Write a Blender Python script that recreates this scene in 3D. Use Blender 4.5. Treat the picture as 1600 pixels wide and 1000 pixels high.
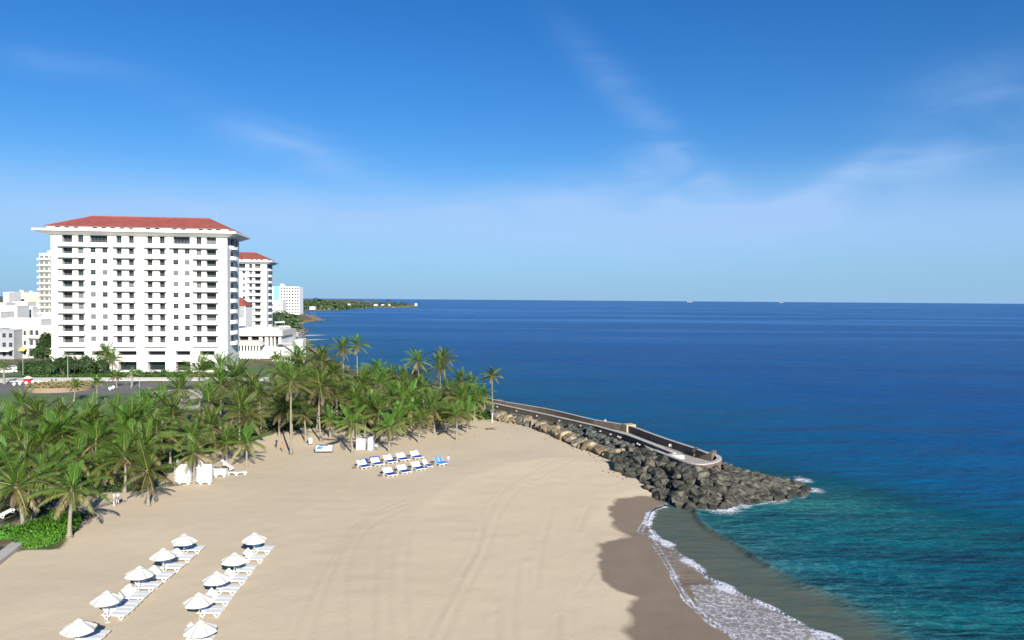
import bpy, bmesh, math, random
import numpy as np
from mathutils import Vector, Matrix
R = math.radians
random.seed(7); np.random.seed(7)
scene = bpy.context.scene
for o in list(bpy.data.objects): bpy.data.objects.remove(o)
col = scene.collection

# ------------------------------------------------------------------ camera
CAMZ = 26.0; FPX = 1200.0; PITCH = R(1.52); ROLL = R(0.42)
fwd = Vector((0, math.cos(PITCH), -math.sin(PITCH)))
r0 = Vector((1, 0, 0)); u0 = Vector((0, math.sin(PITCH), math.cos(PITCH)))
cr = (math.cos(ROLL)*r0 + math.sin(ROLL)*u0); cu = (math.cos(ROLL)*u0 - math.sin(ROLL)*r0)
cam = bpy.data.cameras.new('camera'); camo = bpy.data.objects.new('camera', cam); col.objects.link(camo)
M = Matrix((cr, cu, -fwd)).transposed().to_4x4(); M.translation = (0, 0, CAMZ)
camo.matrix_world = M
cam.sensor_width = 36; cam.lens = FPX/1600*36; cam.clip_start = 0.5; cam.clip_end = 200000
scene.camera = camo
scene.render.resolution_x = 1024; scene.render.resolution_y = 640

# ------------------------------------------------------------------ light
SUN_AZ = R(20.5); SUN_EL = R(24)          # behind the camera, to its right
sd = Vector((math.sin(SUN_AZ)*math.cos(SUN_EL), -math.cos(SUN_AZ)*math.cos(SUN_EL), math.sin(SUN_EL)))
sl = bpy.data.lights.new('sun', 'SUN'); sl.energy = 4.9; sl.angle = R(0.53); sl.color = (1.0, 0.955, 0.88)
so = bpy.data.objects.new('sun', sl); col.objects.link(so)
so.rotation_euler = sd.to_track_quat('Z', 'Y').to_euler(); so.location = (0, -50, 80)

world = bpy.data.worlds.new("World"); scene.world = world; world.use_nodes = True
wt = world.node_tree; wt.nodes.clear()
def wn(t, **k):
    n = wt.nodes.new(t)
    for a, b in k.items(): setattr(n, a, b)
    return n
def wm(op, a, b=None, c=None):
    n = wn('ShaderNodeMath', operation=op)
    for i, v in enumerate((a, b, c)):
        if v is None: continue
        if isinstance(v, (int, float)): n.inputs[i].default_value = v
        else: wt.links.new(v, n.inputs[i])
    return n.outputs[0]
def wmix(f, a, b):
    n = wn('ShaderNodeMix', data_type='RGBA')
    for i, v in ((0, f), (6, a), (7, b)):
        if isinstance(v, (int, float, tuple)): n.inputs[i].default_value = v
        else: wt.links.new(v, n.inputs[i])
    return n.outputs[2]
wo = wn('ShaderNodeOutputWorld'); bg = wn('ShaderNodeBackground'); sky = wn('ShaderNodeTexSky')
sky.sky_type = 'NISHITA'; sky.sun_disc = False; sky.sun_elevation = SUN_EL
sky.sun_rotation = math.atan2(sd.x, sd.y); sky.air_density = 1.0; sky.dust_density = 0.35; sky.ozone_density = 4.0; sky.altitude = 0
bg.inputs['Strength'].default_value = 0.060
tc = wn('ShaderNodeTexCoord'); sx = wn('ShaderNodeSeparateXYZ'); wt.links.new(tc.outputs['Generated'], sx.inputs[0])
AZ = wm('MULTIPLY', wm('ARCTAN2', sx.outputs[0], sx.outputs[1]), 57.2958)
EL = wm('MULTIPLY', wm('ARCSINE', sx.outputs[2]), 57.2958)
cmb = wn('ShaderNodeCombineXYZ'); wt.links.new(AZ, cmb.inputs[0]); wt.links.new(EL, cmb.inputs[1])
def azel(px, py):
    return math.degrees(math.atan((px-800)/FPX)), math.degrees(math.atan((468.2+(px-800)*.0073-py)/math.hypot(FPX, px-800)))
def streak(x0, y0, x1, y1, w, amp):
    a0, e0 = azel(x0, y0); a1, e1 = azel(x1, y1)
    L = math.hypot(a1-a0, e1-e0); c, s = (a1-a0)/L, (e1-e0)/L; ma, me = (a0+a1)/2, (e0+e1)/2
    da = wm('SUBTRACT', AZ, ma); de = wm('SUBTRACT', EL, me)
    u = wm('DIVIDE', wm('ADD', wm('MULTIPLY', da, c), wm('MULTIPLY', de, s)), L/2)
    v = wm('DIVIDE', wm('SUBTRACT', wm('MULTIPLY', de, c), wm('MULTIPLY', da, s)), w)
    q = wm('ADD', wm('MULTIPLY', u, u), wm('MULTIPLY', v, v))
    return wm('MULTIPLY', wm('EXPONENT', wm('MULTIPLY', q, -1)), amp)
streaks = [streak(930, 110, 1170, 350, 1.2, .34), streak(1180, 350, 1600, 205, 1.5, .40), streak(1240, 320, 1390, 230, .8, .30),
           streak(340, 190, 570, 270, 1.3, .34), streak(700, 330, 950, 290, 1.2, .30), streak(700, 360, 1240, 340, 2.4, .40),
           streak(0, 90, 230, 120, .8, .12), streak(1380, 180, 1620, 120, 1.8, .20), streak(0, 350, 620, 330, 1.6, .30), streak(980, 230, 1060, 330, 1.6, .2)]
band = wm('MULTIPLY', wm('EXPONENT', wm('MULTIPLY', wm('POWER', wm('DIVIDE', wm('SUBTRACT', EL, 5.2), 2.9), 2.0), -1)), .40)
tot = streaks[0]
for s_ in streaks[1:]: tot = wm('ADD', tot, s_)
mp = wn('ShaderNodeMapping'); mp.inputs['Rotation'].default_value = (0, 0, R(-20)); mp.inputs['Scale'].default_value = (.10, .34, 1)
wt.links.new(cmb.outputs[0], mp.inputs[0])
nz = wn('ShaderNodeTexNoise'); nz.inputs['Scale'].default_value = 1.0; nz.inputs['Detail'].default_value = 7; nz.inputs['Roughness'].default_value = .5
nz.inputs['Distortion'].default_value = 1.1
wt.links.new(mp.outputs[0], nz.inputs['Vector'])
nf = wm('MULTIPLY', wm('SUBTRACT', nz.outputs[0], .25), 2.2)
cl = wm('MULTIPLY', wm('MINIMUM', wm('MAXIMUM', nf, .15), 1.2), tot)
up = wm('GREATER_THAN', EL, 0.02)
cl = wm('MULTIPLY', wm('ADD', cl, band), up)
hs = wn('ShaderNodeHueSaturation'); hs.inputs['Saturation'].default_value = 1.25; hs.inputs['Value'].default_value = 1.0
wt.links.new(sky.outputs[0], hs.inputs['Color'])
tint = wn('ShaderNodeMix', data_type='RGBA', blend_type='MULTIPLY'); tint.inputs[0].default_value = 1
wt.links.new(hs.outputs[0], tint.inputs[6]); tint.inputs[7].default_value = (.45, .84, 1.13, 1)
SKYC = tint.outputs[2]
# low sea haze: pale blue air near the horizon
hz = wm('EXPONENT', wm('MULTIPLY', wm('MAXIMUM', EL, 0), -1/5.6))
hzm = wm('MULTIPLY', hz, .92)
SK2 = wmix(hzm, SKYC, (2.95, 4.95, 7.5, 1))
SK3 = wmix(wm('MINIMUM', wm('MULTIPLY', cl, 1.5), .8), SK2, (3.9, 5.8, 9.0, 1))
wt.links.new(SK3, bg.inputs['Color']); wt.links.new(bg.outputs[0], wo.inputs[0])
scene.view_settings.view_transform = 'Standard'; scene.view_settings.look = 'None'
scene.view_settings.exposure = 0.85; scene.view_settings.gamma = 1

# ------------------------------------------------------------------ placing helpers
def ray(px, py):
    return (fwd + cr*((px-800)/FPX) + cu*((500-py)/FPX))
def P(px, py, z=0.0):
    d = ray(px, py); t = (z-CAMZ)/d.z
    return Vector((d.x*t, d.y*t, z))
def PY(px, py, Y):                       # point of the sight line at forward distance Y
    d = ray(px, py); t = Y/d.y
    return Vector((d.x*t, Y, CAMZ+d.z*t))
def on_plane(A, D, px, py):              # vertical plane through A along D -> (u, z)
    d = ray(px, py)
    # A.x+u*D.x = t*d.x ; A.y+u*D.y = t*d.y
    det = D[0]*(-d.y) - D[1]*(-d.x)
    u = ((-A.x)*(-d.y) - (-A.y)*(-d.x))/det
    t = (A.y+u*D[1])/d.y
    return u, CAMZ+d.z*t

def poly_np(pts): return np.array([(p[0], p[1]) for p in pts], float)
def inside(poly, X, Y):
    c = np.zeros(X.shape, bool); n = len(poly); j = n-1
    for i in range(n):
        xi, yi = poly[i]; xj, yj = poly[j]
        if yi != yj:
            k = ((yi > Y) != (yj > Y)) & (X < (xj-xi)*(Y-yi)/(yj-yi)+xi)
            c ^= k
        j = i
    return c
def dist(poly, X, Y, closed=True):
    best = np.full(X.shape, 1e12); n = len(poly)
    for i in range(n if closed else n-1):
        ax, ay = poly[i]; bx, by = poly[(i+1) % n]
        dx, dy = bx-ax, by-ay; L = dx*dx+dy*dy+1e-12
        t = np.clip(((X-ax)*dx+(Y-ay)*dy)/L, 0, 1)
        best = np.minimum(best, (X-ax-t*dx)**2+(Y-ay-t*dy)**2)
    return np.sqrt(best)
def smooth_poly(pts, n=4):
    out = []; m = len(pts)
    for i in range(m-1):
        p0 = pts[max(i-1, 0)]; p1 = pts[i]; p2 = pts[i+1]; p3 = pts[min(i+2, m-1)]
        for k in range(n):
            t = k/n
            out.append(0.5*((2*p1)+(p2-p0)*t+(2*p0-5*p1+4*p2-p3)*t*t+(3*p1-p0-3*p2+p3)*t**3))
    out.append(pts[-1]); return out
def sstep(a, b, x): t = np.clip((x-a)/(b-a), 0, 1); return t*t*(3-2*t)
def vnoise(X, Y, s, seed=0):
    rs = np.random.RandomState(seed); T = rs.rand(256, 256)
    x = X/s; y = Y/s; xi = np.floor(x).astype(int); yi = np.floor(y).astype(int); fx = x-xi; fy = y-yi
    fx = fx*fx*(3-2*fx); fy = fy*fy*(3-2*fy)
    g = lambda a, b: T[a % 256, b % 256]
    return (g(xi, yi)*(1-fx)+g(xi+1, yi)*fx)*(1-fy)+(g(xi, yi+1)*(1-fx)+g(xi+1, yi+1)*fx)*fy

# coast outline
swash = [Vector((44, -30, 0)), Vector((30, 25, 0)), Vector((21, 47, 0))] + [P(*p) for p in
    [(1150, 1000), (1092, 958), (1064, 925), (1046, 890), (1030, 862), (1012, 838), (1000, 830), (1012, 812), (1020, 798), (1040, 788)]]
swash = smooth_poly(swash, 5)
rockedge = [P(*p) for p in [(1080, 796), (1142, 794), (1187, 787), (1225, 780), (1250, 778), (1262, 768), (1250, 756), (1205, 748), (1165, 738), (1128, 724)]]
northside = [P(*p) for p in [(1060, 697), (982, 671), (930, 663), (860, 646), (780, 630), (700, 609), (640, 592), (590, 580), (545, 577), (520, 562), (495, 549),
    (483, 540), (470, 528), (476, 516), (466, 507), (484, 503), (503, 501), (492, 495), (470, 490), (455, 486.5), (470, 484.6), (500, 485.8), (530, 484), (560, 482.2), (585, 480.8), (610, 481), (640, 480), (654, 478.4), (648, 475.8), (620, 474.5), (598, 475), (575, 473.2), (552, 471)]]
LAND = poly_np(swash + rockedge + northside + [Vector((-1500, 9000, 0)), Vector((-3500, 12000, 0)), Vector((-14000, 12000, 0)), Vector((-14000, -3000, 0)), Vector((60, -3000, 0))])
SWASH = poly_np(swash)
ROCKP = poly_np([P(770, 640, 1.4)]+[P(x, y, z) for x, y, z in [(778, 655, 1.45), (803, 659, 1.45), (829, 664, 1.45), (854, 675, 1.45), (886, 689, 1.4), (911, 700, 1.4), (936, 707, 1.4), (960, 719, 1.4), (962, 734, 1.3), (995, 744, 1.2), (1010, 753, 1.0), (1025, 775, .6), (1055, 788, .15)]]
    + rockedge + northside[:5])
def ground_z(X, Y):
    X = np.asarray(X, float); Y = np.asarray(Y, float)
    ins = inside(LAND, X, Y); d = dist(LAND, X, Y); sdist = np.where(ins, d, -d)
    z = np.where(ins, 0.08*np.minimum(sdist, 6)+0.045*np.clip(sdist-6, 0, 20), np.maximum(-6, sdist*0.10))
    z = np.minimum(z, 1.4)
    z = z + 1.1*sstep(112, 148, Y)*sstep(0, 40, sdist)*sstep(-20, -60, X+0*Y)
    z = np.where(inside(ROCKP, X, Y) & (X > 19), z-.8, z)
    z = z + 5*sstep(700, 2200, Y)*sstep(10, 160, sdist)
    return z
def gz(x, y): return float(ground_z(np.array([x]), np.array([y]))[0])
def G(px, py, off=0.0):
    z = 1.4
    for _ in range(5):
        p = P(px, py, z+off); z = gz(p.x, p.y)
    return Vector((p.x, p.y, z+off))

# ------------------------------------------------------------------ materials
def mat(name): 
    m = bpy.data.materials.new(name); m.use_nodes = True; return m
class NT:
    def __init__(s, m): s.m = m; s.t = m.node_tree; s.b = s.t.nodes['Principled BSDF']; s.o = s.t.nodes['Material Output']
    def n(s, t, **k):
        n = s.t.nodes.new(t)
        for a, b in k.items(): setattr(n, a, b)
        return n
    def l(s, a, b): s.t.links.new(a, b)
    def coord(s, kind='Object'): return s.n('ShaderNodeTexCoord').outputs[kind]
    def pos(s): return s.n('ShaderNodeNewGeometry').outputs['Position']
    def noise(s, vec, scale, detail=4, rough=.55, stretch=None, rot=None, dist=0):
        if stretch or rot:
            mp = s.n('ShaderNodeMapping')
            if stretch: mp.inputs['Scale'].default_value = stretch
            if rot: mp.inputs['Rotation'].default_value = rot
            s.l(vec, mp.inputs[0]); vec = mp.outputs[0]
        n = s.n('ShaderNodeTexNoise'); n.inputs['Scale'].default_value = scale; n.inputs['Detail'].default_value = detail
        n.inputs['Roughness'].default_value = rough; n.inputs['Distortion'].default_value = dist; s.l(vec, n.inputs['Vector']); return n.outputs[0]
    def ramp(s, f, stops):
        n = s.n('ShaderNodeValToRGB'); e = n.color_ramp.elements
        while len(e) < len(stops): e.new(0.5)
        for i, (p, c) in enumerate(stops): e[i].position = p; e[i].color = (*c, 1) if len(c) == 3 else c
        s.l(f, n.inputs[0]); return n.outputs[0]
    def math(s, op, a, b=None, c=None):
        n = s.n('ShaderNodeMath', operation=op)
        for i, v in enumerate((a, b, c)):
            if v is None: continue
            if isinstance(v, (int, float)): n.inputs[i].default_value = v
            else: s.l(v, n.inputs[i])
        return n.outputs[0]
    def mix(s, f, a, b, bt='MIX'):
        n = s.n('ShaderNodeMix', data_type='RGBA', blend_type=bt)
        for i, v in ((0, f), (6, a), (7, b)):
            if isinstance(v, (int, float)): n.inputs[i].default_value = v
            elif isinstance(v, tuple): n.inputs[i].default_value = (*v, 1) if len(v) == 3 else v
            else: s.l(v, n.inputs[i])
        return n.outputs[2]
    def attr(s, name): return s.n('ShaderNodeAttribute', attribute_name=name).outputs['Fac']
    def bump(s, h, strength=.3, distance=.05, normal=None):
        n = s.n('ShaderNodeBump'); n.inputs['Strength'].default_value = strength; n.inputs['Distance'].default_value = distance
        s.l(h, n.inputs['Height'])
        if normal: s.l(normal, n.inputs['Normal'])
        return n.outputs[0]
    def base(s, c):
        if isinstance(c, tuple): s.b.inputs['Base Color'].default_value = (*c, 1)
        else: s.l(c, s.b.inputs['Base Color'])
    def rnd(s): return s.n('ShaderNodeObjectInfo').outputs['Random']
def simple(name, c, rough=.7, var=.12, scale=3, bump=.0, spec=.3, bscale=12, metal=0):
    m = mat(name); t = NT(m); v = t.coord()
    n = t.noise(v, scale, 5); k = 1-var; c2 = tuple(min(1, x*(1+var*.6)) for x in c); c1 = tuple(x*k for x in c)
    t.base(t.ramp(n, [(.3, c1), (.7, c2)])); t.b.inputs['Roughness'].default_value = rough
    t.b.inputs['Specular IOR Level'].default_value = spec; t.b.inputs['Metallic'].default_value = metal
    if bump: t.l(t.bump(t.noise(v, bscale, 6), bump, .05), t.b.inputs['Normal'])
    return m
MT = {}
MT['white'] = simple('white_plaster', (.70, .69, .645), .75, .06, .12, .08)
MT['white2'] = simple('white_concrete', (.72, .70, .65), .8, .12, .2, .15)
MT['cream'] = simple('cream_plaster', (.66, .58, .43), .8, .10, .3, .1)
MT['beige'] = simple('beige_plaster', (.60, .56, .48), .8, .12, .3, .1)
MT['greywall'] = simple('grey_plaster', (.30, .31, .32), .8, .12, .3, .1)
MT['glass'] = simple('window_glass', (.022, .030, .032), .12, .4, .15, 0, .5)
MT['curtain'] = simple('curtained_glass', (.16, .17, .16), .25, .35, .4, 0, .5)
MT['frame'] = simple('window_frame', (.16, .165, .16), .5, .05, 2)
MT['dark'] = simple('dark_interior', (.03, .03, .035), .8, .3, 1)
MT['plastic'] = simple('white_plastic', (.68, .68, .65), .4, .04, 4)
MT['canvas'] = simple('white_canvas', (.56, .54, .47), .85, .06, 2, .1)
MT['under'] = simple('canvas_underside', (.10, .095, .075), .9, .1, 2)  # umbrella underside, a much darker tone of the canopy canvas
MT['blue'] = simple('blue_cloth', (.008, .05, .30), .85, .15, 2, .1)
MT['blue2'] = simple('mid_blue_cloth', (.06, .22, .60), .85, .1, 2, .1)
MT['metal'] = simple('grey_metal', (.35, .36, .36), .45, .1, 4, metal=.3)
MT['bark'] = simple('dark_bark', (.16, .12, .085), .9, .3, 4, .6)
MT['wood'] = simple('weathered_wood', (.28, .20, .13), .85, .2, 4, .3)
MT['cap'] = simple('worn_white_kerb_paint', (.50, .48, .42), .8, .15, .8, .2)
MT['pierdeck'] = simple('pier_concrete', (.36, .33, .28), .85, .18, .5, .25)
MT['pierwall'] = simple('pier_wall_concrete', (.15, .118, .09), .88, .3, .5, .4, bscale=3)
MT['asphalt'] = simple('asphalt', (.13, .125, .12), .9, .15, .15, .3)
MT['pave'] = simple('pavement', (.42, .38, .34), .85, .15, .3, .2)
MT['kerb'] = simple('kerb', (.60, .57, .50), .8, .15, .5, .1)
MT['red'] = simple('red_paint', (.50, .025, .03), .4, .1, 2)
MT['skin'] = simple('skin', (.42, .22, .14), .6, .1, 4)
MT['hair'] = simple('dark_hair', (.03, .02, .015), .6, .2, 8)
MT['navy'] = simple('navy_cloth', (.03, .035, .06), .9, .2, 4)
MT['shirt'] = simple('white_cloth', (.55, .55, .56), .9, .1, 4)
MT['paleblue'] = simple('pale_blue_cloth', (.45, .60, .72), .9, .1, 4)
MT['orange'] = simple('orange_cloth', (.65, .16, .06), .9, .1, 4)
MT['aqua'] = simple('aqua_panel', (.18, .55, .72), .6, .05, .2)
MT['lav'] = simple('lavender_cloth', (.30, .27, .48), .9, .15, 2)
MT['yellow'] = simple('yellow_awning', (.75, .50, .12), .8, .1, 2)
def tile_mat():
    m = mat('red_roof_tiles'); t = NT(m); v = t.coord()
    w = t.n('ShaderNodeTexWave', wave_type='BANDS', bands_direction='X'); w.inputs['Scale'].default_value = 1.3; w.inputs['Distortion'].default_value = .3
    t.l(v, w.inputs[0]); n = t.noise(v, .5, 5)
    t.base(t.ramp(n, [(.3, (.22, .050, .038)), (.7, (.29, .072, .054))])); t.b.inputs['Roughness'].default_value = .8
    t.l(t.bump(w.outputs[1], .5, .1), t.b.inputs['Normal']); return m
MT['tile'] = tile_mat()
def leaf_mat(name, young, old, trans=.35):
    m = mat(name); t = NT(m); a = t.attr('age'); r = t.rnd(); v = t.pos()
    c = t.ramp(a, [(0, young), (.45, tuple((x+y)/2 for x, y in zip(young, old))), (.78, old), (1, (.26, .19, .10))])
    n = t.noise(v, .8, 3)
    c = t.mix(t.math('MULTIPLY', n, .35), c, (.05, .075, .015))
    h = t.n('ShaderNodeHueSaturation'); t.l(c, h.inputs['Color']); t.l(t.math('ADD', t.math('MULTIPLY', r, .045), .478), h.inputs['Hue'])
    t.l(t.math('ADD', t.math('MULTIPLY', r, .75), .62), h.inputs['Value'])
    t.l(h.outputs[0], t.b.inputs['Base Color']); t.b.inputs['Roughness'].default_value = .5; t.b.inputs['Specular IOR Level'].default_value = .3
    tr = t.n('ShaderNodeBsdfTranslucent'); t.l(h.outputs[0], tr.inputs[0]); ms = t.n('ShaderNodeMixShader'); ms.inputs[0].default_value = trans
    t.l(t.b.outputs[0], ms.inputs[1]); t.l(tr.outputs[0], ms.inputs[2]); t.l(ms.outputs[0], t.o.inputs[0]); return m
MT['palm'] = leaf_mat('palm_leaves', (.048, .135, .010), (.145, .135, .036), .12)
MT['tanblock'] = simple('tan_concrete', (.40, .34, .22), .85, .15, .6, .2)
MT['rib'] = simple('frond_midrib', (.21, .21, .07), .6, .2, 3)
MT['seagrape'] = leaf_mat('sea_grape_leaves', (.055, .26, .012), (.09, .27, .02), .2)
MT['deadpalm'] = leaf_mat('dry_palm_leaves', (.20, .15, .08), (.24, .17, .09), .15)
MT['leaf'] = leaf_mat('bush_leaves', (.04, .13, .015), (.07, .15, .02), .25)
MT['leafdark'] = leaf_mat('tree_leaves', (.022, .065, .012), (.05, .085, .02), .25)
MT['leaffar'] = leaf_mat('coastal_tree_leaves', (.05, .095, .035), (.09, .11, .05), .2)
MT['core'] = simple('foliage_core', (.02, .035, .012), .95, .3, 2)  # dark solid filler inside the leaves, stops the view through
def trunk_mat():
    m = mat('palm_trunk_bark'); t = NT(m); v = t.coord()
    w = t.n('ShaderNodeTexWave', wave_type='BANDS', bands_direction='Z'); w.inputs['Scale'].default_value = 1.6; w.inputs['Distortion'].default_value = 1.2
    t.l(v, w.inputs[0]); n = t.noise(v, 2.5, 5)
    c = t.mix(w.outputs[1], (.20, .17, .13), (.34, .30, .24)); t.base(t.mix(t.math('MULTIPLY', n, .5), c, (.12, .10, .07)))
    t.b.inputs['Roughness'].default_value = .9; t.l(t.bump(w.outputs[1], .5, .04), t.b.inputs['Normal']); return m
MT['trunk'] = trunk_mat()
def rock_mat(name, a, b, c):
    m = mat(name); t = NT(m); v = t.coord(); r = t.rnd(); n = t.noise(v, 1.4, 7, .62); p = t.pos()
    col0 = t.ramp(r, [(0, a), (.5, b), (1, c)])
    colr = t.mix(t.ramp(n, [(.38, (0, 0, 0)), (.62, (1, 1, 1))]), tuple(x*.45 for x in a), col0)
    sz = t.n('ShaderNodeSeparateXYZ'); t.l(p, sz.inputs[0])
    wet = t.math('SUBTRACT', 1.0, t.math('MULTIPLY', t.math('MAXIMUM', t.math('ADD', sz.outputs[2], .1), 0), 1.6)); wet = t.math('MAXIMUM', wet, 0)
    colr = t.mix(t.math('MULTIPLY', wet, .7), colr, (.035, .032, .026))
    t.base(colr); t.b.inputs['Roughness'].default_value = .85; t.b.inputs['Specular IOR Level'].default_value = .3
    t.l(t.bump(t.noise(v, 4, 8, .65), .7, .15), t.b.inputs['Normal']); return m
MT['rockdark'] = rock_mat('dark_basalt_rock', (.040, .040, .032), (.090, .086, .066), (.165, .155, .115))
MT['rocktan'] = rock_mat('tan_rock', (.25, .18, .11), (.36, .29, .18), (.30, .23, .155))
MT['rockgreen'] = rock_mat('grey_green_rock', (.065, .08, .07), (.105, .12, .105), (.16, .165, .14))
MT['rockbrown'] = rock_mat('brown_shore_rock', (.12, .095, .065), (.19, .15, .10), (.24, .20, .14))

def sand_mat():
    m = mat('beach_sand'); t = NT(m); p = t.pos()
    wet = t.attr('wet'); track = t.attr('track'); veg = t.attr('veg')
    n1 = t.noise(p, .045, 4, .6); n2 = t.noise(p, .5, 5, .6, stretch=(1, .35, 1), rot=(0, 0, R(15))); n3 = t.noise(p, 6, 6, .7)
    c = t.ramp(n1, [(.3, (.54, .435, .285)), (.7, (.61, .49, .335))])
    c = t.mix(t.math('MULTIPLY', n2, .45), c, (.47, .395, .27))
    c = t.mix(t.math('MULTIPLY', n3, .18), c, (.40, .33, .24))
    c = t.mix(t.math('MULTIPLY', track, .2), c, (.36, .29, .20))
    wn_ = t.math('MULTIPLY', t.math('SUBTRACT', t.noise(p, .55, 5, .6), .5), .45)
    wn_ = t.math('MULTIPLY', wn_, t.math('LESS_THAN', .02, wet))
    w = t.ramp(t.math('ADD', wet, wn_), [(.34, (0, 0, 0)), (.68, (1, 1, 1))])
    c = t.mix(w, c, t.mix(n2, (.195, .145, .095), (.245, .18, .118)))
    soil = t.ramp(t.noise(p, .35, 6, .7), [(.35, (.055, .075, .02)), (.5, (.11, .10, .05)), (.66, (.27, .22, .14))])
    c = t.mix(t.ramp(t.math('ADD', veg, t.math('MULTIPLY', t.math('SUBTRACT', t.noise(p, .4, 5), .5), .5)), [(.42, (0, 0, 0)), (.58, (1, 1, 1))]), c, soil)
    t.base(c); t.l(t.math('SUBTRACT', .95, t.math('MULTIPLY', w, .35)), t.b.inputs['Roughness'])
    t.b.inputs['Specular IOR Level'].default_value = .25
    h = t.math('ADD', t.math('MULTIPLY', t.noise(p, 1.1, 6, .6, stretch=(1, .5, 1)), 1), t.math('ADD', t.math('MULTIPLY', n3, .25), t.math('MULTIPLY', t.noise(p, 2.6, 3, .6), .45)))
    t.l(t.bump(h, .24, .16), t.b.inputs['Normal']); return m
MT['sand'] = sand_mat()
def sea_mat():
    m = mat('sea_water'); t = NT(m); p = t.pos()
    sh = t.attr('shoal'); foam = t.attr('foam'); murk = t.attr('murk'); thin = t.attr('thin')
    nlow = t.noise(p, .035, 4, .6); nd = t.math('ADD', sh, t.math('MULTIPLY', t.math('SUBTRACT', nlow, .5), .16))
    c = t.ramp(nd, [(0, (.035, .125, .105)), (.14, (.006, .10, .10)), (.36, (.002, .064, .088)), (.52, (.002, .082, .180)), (1, (.001, .064, .212))])
    nb = t.noise(p, .012, 5, .6, stretch=(.5, 1.6, 1))
    c = t.mix(t.math('MULTIPLY', t.ramp(nb, [(.35, (0, 0, 0)), (.7, (1, 1, 1))]), .40), c, (.001, .035, .14))
    # light streaks of calmer water far out
    st = t.noise(p, .0022, 5, .62, stretch=(.55, 3.2, 1), rot=(0, 0, R(6)))
    stm = t.ramp(st, [(.47, (0, 0, 0)), (.62, (1, 1, 1))])
    yy = t.n('ShaderNodeSeparateXYZ'); t.l(p, yy.inputs[0])
    far = t.math('MINIMUM', t.math('MAXIMUM', t.math('DIVIDE', t.math('SUBTRACT', yy.outputs[1], 220), 900), 0), 1)
    c = t.mix(t.math('MULTIPLY', far, .6), c, (.006, .085, .27))
    c = t.mix(t.math('MULTIPLY', t.math('MULTIPLY', stm, far), .75), c, (.05, .18, .42))
    # caustic light net painted into the colour of the shallows
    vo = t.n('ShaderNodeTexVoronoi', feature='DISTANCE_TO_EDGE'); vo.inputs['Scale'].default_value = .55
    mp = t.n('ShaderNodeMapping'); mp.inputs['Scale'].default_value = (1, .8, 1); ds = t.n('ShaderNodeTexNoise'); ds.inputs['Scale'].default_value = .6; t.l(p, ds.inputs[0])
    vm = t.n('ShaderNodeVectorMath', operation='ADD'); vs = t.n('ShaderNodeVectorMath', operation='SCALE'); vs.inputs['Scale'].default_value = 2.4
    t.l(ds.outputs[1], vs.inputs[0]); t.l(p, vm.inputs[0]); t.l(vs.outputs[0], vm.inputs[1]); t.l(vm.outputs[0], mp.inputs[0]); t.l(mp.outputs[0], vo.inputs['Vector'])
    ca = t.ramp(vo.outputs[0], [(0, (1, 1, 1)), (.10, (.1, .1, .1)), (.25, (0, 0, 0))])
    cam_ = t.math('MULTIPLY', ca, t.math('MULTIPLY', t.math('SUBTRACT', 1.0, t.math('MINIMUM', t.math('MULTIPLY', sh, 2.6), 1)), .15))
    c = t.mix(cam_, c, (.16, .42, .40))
    mk = t.noise(p, .8, 4, .6, stretch=(.35, 1.4, 1), rot=(0, 0, R(-30)))
    mc = t.ramp(mk, [(.3, (.075, .098, .075)), (.7, (.115, .112, .080))])
    c = t.mix(t.math('MULTIPLY', murk, t.math('ADD', .72, t.math('MULTIPLY', mk, .3))), c, mc)
    tc_ = t.ramp(mk, [(.3, (.17, .13, .09)), (.7, (.21, .165, .12))])
    c = t.mix(thin, c, tc_)
    c = t.mix(t.math('MINIMUM', t.math('MULTIPLY', t.math('MAXIMUM', t.math('SUBTRACT', foam, .22), 0), 2.6), .75), c, (.27, .265, .285))
    # foam lace
    v2 = t.n('ShaderNodeTexVoronoi', feature='DISTANCE_TO_EDGE'); v2.inputs['Scale'].default_value = 1.5
    ds2 = t.n('ShaderNodeTexNoise'); ds2.inputs['Scale'].default_value = 1.6; ds2.inputs['Detail'].default_value = 6; t.l(p, ds2.inputs[0])
    vm2 = t.n('ShaderNodeVectorMath', operation='ADD'); vs2 = t.n('ShaderNodeVectorMath', operation='SCALE'); vs2.inputs['Scale'].default_value = 1.3
    t.l(ds2.outputs[1], vs2.inputs[0]); t.l(p, vm2.inputs[0]); t.l(vs2.outputs[0], vm2.inputs[1]); t.l(vm2.outputs[0], v2.inputs['Vector'])
    lace = t.math('SUBTRACT', 1.0, t.math('MULTIPLY', v2.outputs[0], 5.0)); lace = t.math('MAXIMUM', lace, 0)
    fn = t.noise(p, 1.9, 8, .72)
    fv = t.math('ADD', t.math('MULTIPLY', foam, 1.25), t.math('ADD', t.math('MULTIPLY', lace, .38), t.math('MULTIPLY', t.math('SUBTRACT', fn, .5), 1.3)))
    fv = t.math('MULTIPLY', fv, t.math('MINIMUM', t.math('MULTIPLY', foam, 6), 1))
    fm = t.ramp(fv, [(.62, (0, 0, 0)), (1.0, (1, 1, 1))])
    c = t.mix(t.math('MULTIPLY', fm, .85), c, (.62, .63, .66))
    t.base(c)
    t.l(t.math('ADD', .24, t.math('MULTIPLY', fm, .6)), t.b.inputs['Roughness']); t.b.inputs['IOR'].default_value = 1.16
    t.b.inputs['Specular IOR Level'].default_value = .025
    w1 = t.noise(p, .5, 5, .6, stretch=(.5, 1.25, 1), rot=(0, 0, R(18)), dist=.5); w2 = t.noise(p, .09, 4, .6, stretch=(.45, 1.3, 1), rot=(0, 0, R(24))); w3 = t.noise(p, 2.4, 4, .6, stretch=(.7, 1.2, 1))
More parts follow.
